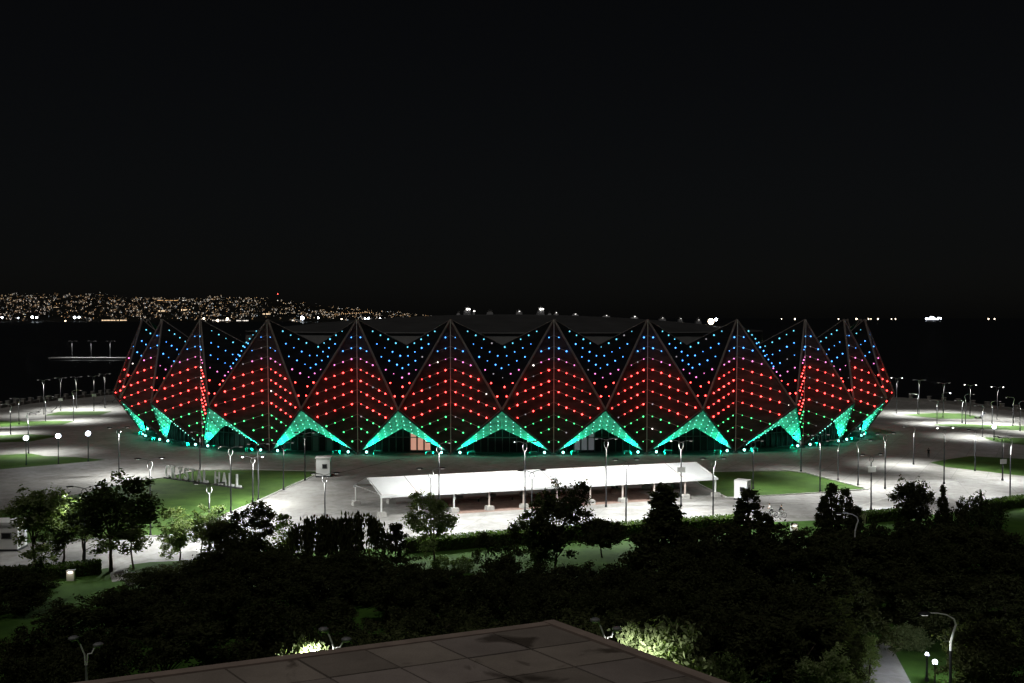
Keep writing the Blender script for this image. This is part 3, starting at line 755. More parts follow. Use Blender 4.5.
q = at(855, 513, 92); hook_lamp((q.x, 92, 0), q.z, 0, 'hooked park lamp in front of the dark cypress group', 0, 1.2, 'hooked park lamps')
q = at(754, 500, 105); hook_lamp((q.x, 105, 0), q.z, 0, 'hooked park lamp half hidden in the single cypress below the right cabin', 0, .8, 'hooked park lamps')
q = at(935, 662, 66); globe_lamp((q.x, 66, 0), q.z, 'bluish glowing globe lamp beside the footpath at the lower right', 420, .17)
q = at(927, 654, 71); globe_lamp((q.x, 71, 0), q.z, 'fainter glowing globe lamp just behind the one by the footpath', 1000, .12)

# utility boxes with a small lamp
def util(px, py, label, lit=True, s=1.0):
    p = G(px, py); e = empty('utility_box', p, .1, label, 'utility box')
    b = MB(); b.box(0, 0, .55*s, .8*s, .5*s, 1.1*s, M['whitepaint']); b.build('body', e)
    b = MB(); b.box(0, 0, 1.14*s, .9*s, .6*s, .08*s, M['greymetal']); b.build('lid', e)
    if lit:
        b = MB(); b.box(0, -.27*s, .95*s, .4*s, .04, .14*s, M['bulb']); b.build('lamp', e); point('box_light', (0, -.6, 1.0), 7, e, (1, .85, .6), .1)
util(71, 580.5, 'white utility box with a glowing strip by the left park hedge', True, .9)
util(794, 533, 'pale utility box with a small lit lamp behind the hedge left of the cypress group', True, .95)
util(130, 585, 'pale unlit utility box in the grass right of the left park trees', False, 1.0)
util(879, 517, 'low flat grey box on the hedge end right of the cypress group', False, .8)

# ------------------------------------------------------------------ promenade wall with piers
def balustrade(pts, name_label, step, skip=0):
    e = empty('promenade_wall', pts[0], 0, name_label, 'wall')
    o0 = Vector(pts[0])
    b = MB()
    for p, q in zip(pts, pts[1:]):
        d = q-p; m = (p+q)/2-o0; b.box(m.x, m.y, .4, d.length+.3, .4, .8, M['wall'], math.atan2(d.y, d.x))
        b.box(m.x, m.y, .85, d.length+.3, .5, .1, M['concrete'], math.atan2(d.y, d.x))
    b.build('wall', e)
    acc = 0.0; n = 0
    for p, q in zip(pts, pts[1:]):
        d = q-p; L = d.length
        while acc < L and n < 60:
            c = p + d*(acc/L) - o0; b = MB(); b.box(c.x, c.y, .85, .95, .95, 1.7, M['wall'], math.atan2(d.y, d.x)); b.box(c.x, c.y, 1.76, 1.15, 1.15, .12, M['concrete'], math.atan2(d.y, d.x)); b.build('pier', e); acc += step; n += 1
        acc -= L
balustrade([p for p in coast_l], 'low sea wall with square piers along the promenade left of the arena', 3.9)
balustrade([p for p in coast_r], 'low sea wall with square piers along the promenade right of the arena', 5.6)
for px, py, lab in ((34, 415, 'dark slanted lounger seat at the tip of the lens-shaped left lawn'), (50, 412.5, 'dark slanted lounger seat on the lens-shaped left lawn, second from the left'), (98, 404.5, 'dark slanted lounger seat by the sea wall, left of the pair near the arena'), (111, 402.5, 'dark slanted lounger seat by the sea wall nearest the arena'), (979, 418.5, 'dark slanted lounger seat at the right tip of the pale green lawn')):
    p = G(px, py); e = empty('lounger', p, R(20), lab, 'lounger')
    b = MB(); b.slab([(-1.3, -.4, .5), (.6, -.4, .5), (.6, .4, .5), (-1.3, .4, .5)], .12, M['hull']); b.build('seat', e)
    b = MB(); b.slab([(.6, -.4, .5), (1.7, -.4, 1.5), (1.7, .4, 1.5), (.6, .4, .5)], .12, M['hull']); b.build('backrest', e)
    for sx in (-1.1, .5):
        b = MB(); b.box(sx, 0, .2, .1, .7, .4, M['hull']); b.build('leg', e)

# pier out in the bay
py0, py1 = G(50, 357.5, -1.0), G(135, 357.5, -1.0)
pr = empty('sea_pier', ((py0.x+py1.x)/2, py0.y, -2.5), 0, 'thin brightly lit pier deck out on the dark bay left of the arena', 'pier')
b = MB(); W = py1.x-py0.x; b.box(0, 0, 1.3, W, 5, .6, M['whitepaint']); b.build('deck', pr)
for j in range(9):
    b = MB(); b.tube([(-W/2+W*j/8, 0, -1), (-W/2+W*j/8, 0, 1.1)], .4, M['wall'], 6); b.build('pile', pr)
for j, px in enumerate((73, 92, 111)):
    p = G(px, 357.5, -1.0); hh = 16*p.y/F
    e = empty('street_lamp', (p.x, p.y, -.9), 0, ['leftmost of the three twin-armed lamps on the pier', 'middle of the three twin-armed lamps on the pier', 'rightmost of the three twin-armed lamps on the pier'][j], 'street lamp')
    b = MB(); b.tube([(-.6, 0, 0), (-.6, 0, hh)], .10, M['greymetal'], 5); b.build('pole', e)
    for s in (-1, 1):
        b = MB(); b.tube([(-.6, 0, hh), (s*2.2, 0, hh+.3)], .09, M['greymetal'], 5); b.build('lamp_arm', e)
        b = MB(); b.ball((s*2.4, 0, hh+.2), .9, .4, .2, M['greymetal'], 8, 4); b.build('lamp_head', e)
    spot('lamp_beam', (1.2, -.6, hh-.3), 7000, e, 120, .6)

# ------------------------------------------------------------------ trees
def leaf_quad(V, Fs, p, size, r, droop=0.0):
    n = Vector((r.gauss(0, 1), r.gauss(0, 1), r.gauss(0.25, 1))).normalized()
    a = n.cross(Vector((r.gauss(0, 1), r.gauss(0, 1), r.gauss(-droop*2, .5 if droop else 1)))).normalized(); b = n.cross(a)
    if droop: b, a = Vector((0, 0, 1))*(1) + b*.4, a
    L, Wd = size*r.uniform(.7, 1.3), size*r.uniform(.35, .6)
    o = len(V)
    V += [tuple(p - b*L*.5), tuple(p + a*Wd*.5 - b*L*.05), tuple(p + b*L*.55), tuple(p - a*Wd*.5 - b*L*.05)]
    Fs.append((o, o+1, o+2, o+3))
PROTO = {}
def crown_proto(kind, mkey, seed):
    key = (kind, mkey, seed)
    if key in PROTO: return PROTO[key]
    r = random.Random(hash((kind, seed)) % 99991 if False else sum(ord(c) for c in kind)*31 + seed*977)
    clumps = []      # (pos, radius, nleaf)
    leaf = .34; droop = 0.0; limbs = []; trunk_h = 2.2; tr = .17; H = 10.0
    def shell(c, rad, n, cr, nl, lo=.45):
        for _ in range(n):
            while True:
                v = Vector((r.uniform(-1, 1), r.uniform(-1, 1), r.uniform(-1, 1)))
                if lo < v.length < 1: break
            clumps.append((Vector((c[0]+v.x*rad[0], c[1]+v.y*rad[1], c[2]+v.z*rad[2])), cr*r.uniform(.6, 1.25), int(nl*r.uniform(.6, 1.3))))
    if kind == 'loose':
        trunk_h = 4.0; tr = .13
        for _ in range(9):
            a = r.uniform(0, 6.28); q = r.uniform(.3, 2.3); z = r.uniform(2.2, 8.7); k = r.uniform(1.2, 1.75)*(1.15-abs(z-5)/7.5)
            limbs.append((q*math.cos(a), q*math.sin(a), z)); shell((q*math.cos(a), q*math.sin(a), z), (k, k, k*1.05), 13, .5, 32, .2)
        shell((0, 0, 8.6), (.9, .9, 1.3), 9, .4, 26, 0)
    elif kind == 'dense':
        trunk_h = 4
        for _ in range(15):
            a = r.uniform(0, 6.28); q = r.uniform(.5, 3.6); z = r.uniform(3.0, 7.9) - q*.25; k = r.uniform(1.5, 2.3)
            limbs.append((q*math.cos(a), q*math.sin(a), z)); shell((q*math.cos(a), q*math.sin(a), z), (k, k, k*.85), 16, .55, 36, .5)
        shell((0, 0, 8.3), (1.5, 1.5, 1.5), 20, .5, 34, .3)
        shell((0, 0, 2.6), (4.0, 4.0, 2.2), 60, .6, 30, .5)
    elif kind == 'round':
        trunk_h = 3.5; leaf = .5
        shell((0, 0, 6.3), (3.9, 3.9, 3.5), 160, .75, 34, .3)
        limbs += [(1.5, .5, 5.5), (-1.4, .8, 5.8), (.2, -1.5, 6)]
    elif kind == 'conifer':
        trunk_h = 9.2; leaf = .36
        for i in range(190):
            t = r.random()**.75; z = 9.9 - t*9.3; q = (.12 + 2.9*t)*r.uniform(.55, 1.06)*(.88+.16*math.sin(z*5)); a = r.uniform(0, 6.28)
            clumps.append((Vector((q*math.cos(a), q*math.sin(a), z - q*.12)), .24+.32*t, 30))
    elif kind == 'cypress':
        trunk_h = 8.6; leaf = .30
        for i in range(150):
            t = r.random(); z = 9.85 - t*9.6; q = 1.25*math.sin(min(1, .12+t*1.35)*math.pi/2)*r.uniform(.5, 1.05); a = r.uniform(0, 6.28)
            clumps.append((Vector((q*math.cos(a), q*math.sin(a), z)), .30, 26))
    elif kind == 'willow':
        trunk_h = 5; droop = 1.0; leaf = .5
        for i in range(72):
            a = r.uniform(0, 6.28); q = 4.2*math.sqrt(r.random()); top = 9.4 - q*q*.17 + r.uniform(-.6, .4); n = r.randint(3, 7)
            for j in range(n): clumps.append((Vector((q*math.cos(a)*(1+.02*j), q*math.sin(a)*(1+.02*j), top - j*.8)), .38, 12))
        limbs += [(1.8, 0, 7), (-1.8, .6, 7.2), (0, 1.5, 7.4), (.3, -1.7, 7)]
    elif kind == 'cedar':
        trunk_h = 9.0; leaf = .4
        for z, q0 in ((2.6, 5.4), (4.3, 5.0), (6.0, 3.6), (7.6, 2.3), (9.0, 1.0)):
            for s in range(6):
                a = s*1.05 + r.uniform(-.3, .3) + z
                limbs.append((q0*.8*math.cos(a), q0*.8*math.sin(a), z+.5))
                for j in range(7):
                    t = (j+1)/7; clumps.append((Vector((q0*t*math.cos(a), q0*t*math.sin(a), z + t*1.1 - t*t*.4)), .5*(1.25-t*.6), 18))
    elif kind == 'sapling':
        trunk_h = 6.5; leaf = .42; tr = .1
        for i in range(36):
            z = r.uniform(2.2, 9.7); q = 1.9*(1-abs(z-5.2)/6.2)*math.sqrt(r.random()); a = r.uniform(0, 6.28)
            clumps.append((Vector((q*math.cos(a), q*math.sin(a), z)), .5, 22)); 
            if i % 5 == 0: limbs.append((q*math.cos(a), q*math.sin(a), z))
    elif kind == 'bush':
        trunk_h = 3; tr = .2; leaf = .62
        shell((0, 0, 4.6), (5.2, 5.2, 5.0), 110, 1.15, 36, .55)
        limbs += [(1.5, .5, 4), (-1.5, .5, 4)]
    V, Fs = [], []
    for c, cr, nl in clumps:
        for _ in range(int(nl*(1.0 if kind == 'willow' else 1.5))):
            v = Vector((r.gauss(0, .55), r.gauss(0, .55), r.gauss(0, .5)))*cr
            p = c+v
            if p.z > .15: leaf_quad(V, Fs, p, leaf, r, droop)
    # scale so that the crown top is exactly 10 m
    zt = max(v[2] for v in V); V = [(x, y, z*H/zt) for x, y, z in V]
    wd = sorted(abs(v[0]) for v in V)[int(len(V)*.97)]*2
    me = bpy.data.meshes.new('crown'); me.from_pydata(V, [], Fs); me.materials.append(M[mkey]); me.update()
    b = MB(); pts = [(0, 0, 0)]; x = y = 0
    for i in range(1, 6):
        x += r.uniform(-.12, .12); y += r.uniform(-.12, .12); pts.append((x, y, trunk_h*i/5))
    b.tube(pts, [tr*(1-.13*i) for i in range(6)], M['bark'], 7)
    for L in limbs:
        s = Vector(pts[3 if L[2] < trunk_h*1.3 else 4]) if L[2] > pts[3][2] else Vector((pts[2][0], pts[2][1], min(L[2]*.8, pts[2][2])))
        e = Vector(L); m_ = s.lerp(e, .5) + Vector((0, 0, .25))
        b.tube([s, m_, e], [tr*.45, tr*.3, tr*.12], M['bark'], 5, False)
    t = b.build('trunk'); tme = t.data; bpy.data.objects.remove(t)
    PROTO[key] = (me, tme, wd); return PROTO[key]
NAMES = {'loose': 'broadleaf_tree', 'dense': 'broadleaf_tree', 'round': 'round_tree', 'conifer': 'conifer_tree', 'cypress': 'cypress_tree', 'willow': 'weeping_tree', 'cedar': 'cedar_tree', 'sapling': 'young_tree', 'bush': 'bush'}
def tree(kind, mkey, px, ytop, D, wpx, label, seed=0, group=None):
    me, tme, wd = crown_proto(kind, mkey, seed)
    q = at(px, ytop, D); h = max(q.z, .5); wm = wpx*D/F
    e = empty(NAMES[kind], (q.x, D, 0), rnd.uniform(0, 6.28), label, 'bush' if kind == 'bush' else 'tree', group)
    e.scale = (wm/wd, wm/wd, h/10)
    c = bpy.data.objects.new('crown', me); C.objects.link(c); c.parent = e
    t = bpy.data.objects.new('trunk', tme); C.objects.link(t); t.parent = e
    return e
# left cluster
tree('loose', 'leaf_lit', 32, 483, 101, 50, 'airy pale-lit tree at the far left with a slim trunk above the hedge', 1)
tree('loose', 'leaf', 62, 489, 105, 46, 'dark airy tree second from the left, behind the glowing utility box', 2)
tree('loose', 'leaf', 110, 470, 102, 84, 'tallest dark tree of the left cluster, in front of the lawn and paving', 3)
tree('loose', 'leaf', 84, 496, 106, 56, 'dark tree between the tallest left tree and its airy neighbour', 1)
tree('sapling', 'leaf_dark', 133, 500, 103, 36, 'thin young tree at the right side of the tallest left tree', 0)
tree('loose', 'leaf_lit', 179, 506, 106, 36, 'yellow-green lit tree below the block letters, the left of a pair', 2)
tree('loose', 'leaf', 201, 504, 108, 40, 'mid-green tree below the block letters, the right of a pair', 3)
tree('loose', 'leaf_dark', 230, 516, 100, 46, 'dark tree at the foot of the slanting lawn edge', 1)
tree('dense', 'leaf_dark', 258, 500, 99, 66, 'big black tree with a peaked top in front of the left lawn corner', 1)
tree('dense', 'leaf_dark', 222, 540, 90, 60, 'low black broad tree under the yellow-green pair', 2)
tree('sapling', 'leaf_half_lit', 285, 512, 103, 22, 'slim paler tree between the black peaked tree and the weeping tree', 1)
tree('willow', 'leaf_dark', 318, 513, 100, 62, 'weeping tree left of the marquee, the left of two', 0)
tree('willow', 'leaf_dark', 354, 511, 99, 66, 'weeping tree left of the marquee, the right of two', 1)
tree('cedar', 'leaf_dark', 396, 522, 96, 46, 'small dark cedar with drooping flat layers before the marquee end', 0)
tree('loose', 'leaf_lit', 434, 490, 103, 48, 'rounded pale-lit tree in front of the marquee', 3)
tree('sapling', 'leaf_dark', 486, 531, 96, 22, 'thin dark young tree before the hedge, leftmost of three', 1)
tree('sapling', 'leaf', 501, 534, 97, 20, 'thin young tree before the hedge, middle of three', 2)
tree('sapling', 'leaf_dark', 514, 521, 98, 22, 'thin tall young tree before the hedge, rightmost of three', 0)
tree('loose', 'leaf_half_lit', 538, 492, 98, 46, 'tall tree with a pale-lit left side in front of the marquee middle', 2)
tree('loose', 'leaf_dark', 555, 477, 97, 58, 'tallest black tree standing before the marquee middle', 3)
tree('round', 'leaf_dark', 602, 517, 108, 42, 'small round-headed black tree with a bare stem on the bright lawn', 2)
tree('conifer', 'leaf_dark', 664, 482, 94, 78, 'big dark conifer with a pointed top before the right half of the marquee', 0)
tree('cypress', 'leaf_dark', 750, 487, 100, 34, 'single dark cypress below the corner-turned cabin', 1)
tree('cypress', 'leaf_dark', 767, 512, 97, 26, 'shorter cypress leaning on the right of the single cypress', 2)
for j, (px, yt, D, wp) in enumerate(((832, 482, 103, 22), (845, 487, 105, 20), (824, 494, 106, 18), (857, 505, 102, 18))):
    tree('cypress', 'leaf_dark', px, yt, D, wp, ['tallest cypress of the dark group right of the cyclists', 'second tallest cypress of the dark group right of the cyclists', 'left flanking cypress of the dark group right of the cyclists', 'shortest cypress at the right of the dark group beside the cyclists'][j], j % 3)
tree('loose', 'leaf_dark', 907, 474, 108, 32, 'feathery dark tree on the right plaza edge with a pointed crown', 1)
tree('loose', 'leaf_dark', 924, 487, 107, 26, 'smaller feathery dark tree close to the pointed one on the right plaza edge', 2)
tree('conifer', 'leaf_dark', 943, 484, 104, 24, 'slim dark conifer in front of the thick pale lamp', 1)
tree('sapling', 'leaf_dark', 961, 495, 105, 14, 'small thin dark tree left of the round bush at the right', 2)
tree('bush', 'leaf', 982, 489, 112, 38, 'round green-tinged bush in front of the right hedge', 0)
tree('bush', 'leaf_dark', 950, 503, 104, 44, 'dark bush left of the round green-tinged bush', 1)
# dark belt of trees between the plaza and the terrace
BELT = [(716, 516, 93, 56), (700, 534, 88, 66), (766, 534, 92, 44), (818, 534, 89, 50), (876, 520, 94, 50), (585, 558, 86, 54), (612, 562, 83, 54), (540, 560, 87, 44), (775, 588, 74, 80), (825, 585, 73, 74), (556, 567, 84, 52), (532, 575, 80, 46), (620, 566, 86, 50), (150, 566, 94, 50), (195, 558, 96, 50), (240, 548, 93, 60), (275, 552, 95, 56), (310, 552, 94, 60), (375, 556, 92, 56), (410, 562, 90, 56), (455, 566, 90, 50), (505, 556, 92, 50), (700, 545, 92, 60), (792, 530, 95, 50), (12, 566, 88, 60), (60, 598, 76, 70), (118, 586, 80, 66), (168, 570, 86, 64), (30, 622, 64, 80), (100, 628, 62, 80), (165, 612, 66, 80), (215, 570, 82, 70), (290, 560, 86, 72), (262, 596, 70, 84), (345, 548, 92, 66), (385, 566, 84, 64), (335, 598, 70, 80), (432, 566, 82, 64), (410, 602, 68, 84), (476, 572, 80, 60), (484, 606, 66, 80), (512, 562, 84, 50), (560, 590, 72, 76), (590, 572, 82, 60), (625, 578, 84, 56), (600, 606, 64, 76), (640, 578, 76, 70), (690, 556, 86, 72), (728, 534, 92, 66), (770, 530, 92, 60), (812, 524, 90, 70), (868, 528, 92, 66), (905, 516, 97, 56), (745, 570, 76, 88), (838, 566, 76, 90), (900, 556, 86, 66), (720, 606, 64, 90), (790, 610, 63, 90), (836, 612, 66, 60), (930, 530, 94, 66), (968, 524, 97, 60), (1008, 528, 92, 70), (950, 566, 80, 80), (1012, 574, 76, 90), (985, 612, 64, 90), (1040, 600, 68, 90)]
BL = {0: 'at the far left edge', 5: 'above the lower-left park lamp', 13: 'below the round lit tree', 20: 'under the big conifer', 24: 'below the cyclists'}
for j, (px, yt, D, wp) in enumerate(BELT):
    kind = 'dense' if (j*7) % 5 else 'loose'
    if 760 < px < 870 and yt > 525: kind = 'loose' if j % 2 else 'dense'
    third = 'left' if px < 341 else 'middle' if px < 683 else 'right'
    row = 'front row nearest the terrace' if D < 72 else 'back row nearest the hedge' if D > 83 else 'middle row'
    tree(kind, 'leaf_dark', px, yt, D, wp*(1.15 if kind == 'dense' else 1.0), 'black broad tree in the %s, %s part' % (row, third), j % 3 + 1, 'unlit trees in the %s, %s part' % (row, third))
tree('round', 'leaf_lit', 662, 613, 57, 92, 'pale green leafy tree lit brightly beside the right terrace edge', 1)
tree('round', 'leaf_half_lit', 715, 652, 57, 72, 'dimmer leafy tree right of the brightly lit one by the terrace', 2)
tree('round', 'leaf_lit', 306, 629, 55.0, 56, 'small clump of bright yellow-green lit foliage at the left terrace edge', 3)
tree('bush', 'leaf_lit', 912, 622, 78, 36, 'bright green lit bush above the footpath at the lower right', 2)
tree('sapling', 'leaf_lit', 868, 634, 66, 22, 'greyish lit leafy tree at the left border of the footpath', 1)
tree('loose', 'leaf_lit', 832, 640, 60, 66, 'sparse grey-lit tree at the bottom right, left of the footpath', 3)
tree('bush', 'leaf_half_lit', 33, 582, 98, 22, 'clipped lit bush on the small lawn at the left', 1)
tree('bush', 'leaf', 52, 585, 96, 14, 'small clipped bush beside the lit one on the left lawn', 2)
tree('bush', 'leaf_half_lit', 440, 554, 103, 18, 'small pale shrub behind the hedge, at the foot of the round lit tree', 1)
tree('bush', 'leaf_half_lit', 462, 555, 102, 22, 'wider pale shrub behind the hedge, left of three thin young trees', 0)
tree('bush', 'leaf_half_lit', 828, 514, 106, 16, 'small green lit bush at the foot of the cypress group', 0)

# hedges
def hedge(px, h, d, label, mkey='leaf_hedge'):
    pts = [G(*p) for p in px]; r = random.Random(len(label)*13); V, Fs = [], []
    b = MB()
    for p, q in zip(pts, pts[1:]):
        dv = q-p; L = dv.length; u = dv/L; n = Vector((-u.y, u.x, 0)); m_ = (p+q)/2
        b.box(m_.x, m_.y, h*.45, L, d*.72, h*.88, M['leaf_dark'], math.atan2(u.y, u.x))
        for _ in range(int(L*(d+1.6*h)*62)):
            t = r.random()*L
            if r.random() < d/(d+1.6*h): o = n*r.uniform(-d/2, d/2) + Vector((0, 0, h*r.uniform(.84, 1.08)))
            else: o = n*(d/2*(1 if r.random() < .35 else -1))*r.uniform(.75, 1.1) + Vector((0, 0, r.uniform(.05, h)))
            leaf_quad(V, Fs, p + u*t + o, .26, r)
    b.add(V, Fs, M[mkey]); o = b.build('hedge'); return tag(o, label, 'hedge')
hedge([(-20, 582), (21, 580), (60, 577.5), (101, 573)], 1.3, 1.6, 'clipped hedge along the road behind the left park trees')
hedge([(405, 552.5), (440, 550), (484, 546), (557, 540.5)], 1.5, 1.7, 'clipped hedge along the road left of the small round tree')
hedge([(557, 540.5), (600, 537.5), (640, 534), (690, 530.5), (738, 527.5)], 1.5, 1.7, 'long clipped hedge along the road behind the conifer and the small round tree')
hedge([(862, 523), (880, 521), (904, 519)], 1.3, 1.8, 'short clipped hedge right of the dark cypress group')
hedge([(985, 512), (1005, 508), (1060, 501)], 1.3, 2.0, 'clipped hedge at the right edge beside the round bush')

# ------------------------------------------------------------------ roof terrace in the foreground
TZ = 22.0
c0, cl, cr_ = G(553, 622, TZ), G(85, 683, TZ), G(722, 683, TZ)
ul, vr = (cl-c0).normalized(), (cr_-c0).normalized()
ter = empty('terrace_building', (c0.x, c0.y, 0), 0, 'flat paved roof terrace of brown stone slabs at the bottom of the picture', 'building')
def tl(p): return (p[0]-c0.x, p[1]-c0.y, p[2])
f0, f1, f2, f3 = c0, c0 + ul*22, c0 + ul*22 + vr*20, c0 + vr*20
b = MB(); b.slab([tl(p - Vector((0, 0, .06))) for p in (f3, f2, f1, f0)], 21.9, M['wall'], Vector((0, 0, 1)))
if b: b.build('wall', ter)
b = MB(); b.slab([tl(p - Vector((0, 0, .035))) for p in (f3, f2, f1, f0)], .02, M['joint'], Vector((0, 0, 1))); b.build('joint_bed', ter)
b = MB(); r = random.Random(5)
su, sv = .82, .78
mslab = M['terrace']; nt2 = mslab.node_tree; bs2 = nt2.nodes['Principled BSDF']
tc2 = nt2.nodes.new('ShaderNodeTexCoord'); n2 = nt2.nodes.new('ShaderNodeTexNoise'); n2.inputs['Scale'].default_value = 1.1; n2.inputs['Detail'].default_value = 9; n2.inputs['Distortion'].default_value = 1.2
r2 = nt2.nodes.new('ShaderNodeValToRGB'); r2.color_ramp.elements[0].position = .36; r2.color_ramp.elements[1].position = .44
r2.color_ramp.elements[0].color = (.34, .32, .30, 1); r2.color_ramp.elements[1].color = (1, 1, 1, 1)
n3 = nt2.nodes.new('ShaderNodeTexNoise'); n3.inputs['Scale'].default_value = 45; n3.inputs['Detail'].default_value = 4
r3 = nt2.nodes.new('ShaderNodeValToRGB'); r3.color_ramp.elements[0].color = (.72, .72, .72, 1); r3.color_ramp.elements[1].color = (1.2, 1.2, 1.2, 1)
mx = nt2.nodes.new('ShaderNodeMix'); mx.data_type = 'RGBA'; mx.blend_type = 'MULTIPLY'; mx.inputs['Factor'].default_value = 1
mx2 = nt2.nodes.new('ShaderNodeMix'); mx2.data_type = 'RGBA'; mx2.blend_type = 'MULTIPLY'; mx2.inputs['Factor'].default_value = 1
src = bs2.inputs['Base Color'].links[0].from_socket
nt2.links.new(tc2.outputs['Object'], n2.inputs['Vector']); nt2.links.new(n2.outputs['Fac'], r2.inputs['Fac'])
nt2.links.new(tc2.outputs['Object'], n3.inputs['Vector']); nt2.links.new(n3.outputs['Fac'], r3.inputs['Fac'])
nt2.links.new(src, mx.inputs['A']); nt2.links.new(r2.outputs['Color'], mx.inputs['B'])
nt2.links.new(mx.outputs['Result'], mx2.inputs['A']); nt2.links.new(r3.outputs['Color'], mx2.inputs['B'])
nt2.links.new(mx2.outputs['Result'], bs2.inputs['Base Color'])
tones = []
for k in range(4):
    m_ = mslab.copy(); m_.name = 'terrace_slab'; 
    for nn in m_.node_tree.nodes:
        if nn.type == 'VALTORGB' and abs(nn.color_ramp.elements[0].position-.3) < .01:
            for el in nn.color_ramp.elements: c_ = el.color; f_ = (.8, .93, 1.05, 1.15)[k]; el.color = (c_[0]*f_, c_[1]*f_*.99, c_[2]*f_*(1.02 if k % 2 else .97), 1)
    tones.append(m_)
for i in range(25):
    for j in range(22):
        g = .014
        o = c0 + ul*(i*su+g+.13) + vr*(j*sv+g+.13)
        p = [o, o + ul*(su-2*g), o + ul*(su-2*g) + vr*(sv-2*g), o + vr*(sv-2*g)]
        dz = r.uniform(-.004, .004)
        b.slab([tl((q.x, q.y, TZ+dz+r.uniform(-.002, .002))) for q in reversed(p)], .05, tones[r.randrange(4)], Vector((0, 0, 1)))
b.build('paving_slabs', ter)
b = MB()
for (p, q, off) in ((c0, f3, ul),):
    a0 = p + off*.0; a1 = q
    b.slab([tl((v.x, v.y, TZ+.022)) for v in (a1 - ul*.03, a1 + ul*.12, a0 + ul*.12 - vr*.03, a0 - ul*.03 - vr*.03)], .12, M['coping'], Vector((0, 0, 1)))
b.v = b.v
b.build('coping', ter)
b = MB(); b.slab([tl((v.x, v.y, TZ+.012)) for v in (c0 + vr*.12 + ul*.124, c0 + ul*22 + vr*.12, c0 + ul*22 - vr*.03, c0 - vr*.03 + ul*.124)], .10, M['coping'], Vector((0, 0, 1)))
b.build('coping', ter)

# ------------------------------------------------------------------ people and bicycles
def bicycle(p, rz, label):
    e = empty('bicycle', p, rz, label, 'bicycle')
    for x in (-.52, .52):
        b = MB(); pts = [(x+.33*math.cos(t), 0, .34+.33*math.sin(t)) for t in [2*math.pi*k/18 for k in range(19)]]; b.tube(pts, .03, M['hull'], 5, False)
        for k in range(6): b.tube([(x, 0, .34), (x+.32*math.cos(k*1.05), 0, .34+.32*math.sin(k*1.05))], .008, M['greymetal'], 3)
        b.build('wheel', e)
    b = MB()
    for s, t in (((-.52, 0, .34), (-.08, 0, .32)), ((-.08, 0, .32), (-.22, 0, .82)), ((-.52, 0, .34), (-.2, 0, .74)), ((-.2, 0, .74), (.38, 0, .80)), ((-.08, 0, .32), (.4, 0, .7)), ((.36, 0, .92), (.52, 0, .34))): b.tube([s, t], .028, M['whitepaint'], 6)
    b.build('frame', e)
    b = MB(); b.tube([(.30, -.3, .98), (.38, -.12, 1.0), (.38, .12, 1.0), (.30, .3, .98)], .02, M['hull'], 5); b.tube([(.36, 0, .9), (.38, 0, 1.0)], .02, M['hull'], 5); b.build('handlebar', e)
    b = MB(); b.ball((-.24, 0, .87), .15, .08, .05, M['hull'], 8, 5); b.build('saddle', e)
    return e
def skin_body(name, joints, edges, radii, root, mats):
    me = bpy.data.meshes.new(name); me.from_pydata(joints, edges, [])
    o = bpy.data.objects.new(name, me); C.objects.link(o)
    md = o.modifiers.new('skin', 'SKIN')
    if not me.skin_vertices: me.attributes.new('tmp', 'FLOAT', 'POINT')
    sv_ = me.skin_vertices
    if not sv_:
        bpy.context.view_layer.objects.active = o
        bpy.ops.mesh.customdata_skin_add(); sv_ = me.skin_vertices
    for i, rr in enumerate(radii):
        sv_[0].data[i].radius = (rr, rr); sv_[0].data[i].use_root = (i == root)
    o.modifiers.new('sub', 'SUBSURF').levels = 1
    dg = bpy.context.evaluated_depsgraph_get(); m2 = bpy.data.meshes.new_from_object(o.evaluated_get(dg)); m2.name = name
    bpy.data.objects.remove(o)
    m2.materials.clear()
    for m_ in mats: m2.materials.append(m_)
    return m2
M['skin'] = mat('skin', (.45, .30, .22), .6); M['hair'] = mat('hair', (.02, .015, .012), .7)
M['white_cloth'] = mat('white_cloth', (.7, .7, .7), .9); M['black_cloth'] = mat('black_cloth', (.02, .02, .022), .9); M['pale_cloth'] = mat('pale_cloth', (.5, .5, .48), .9)
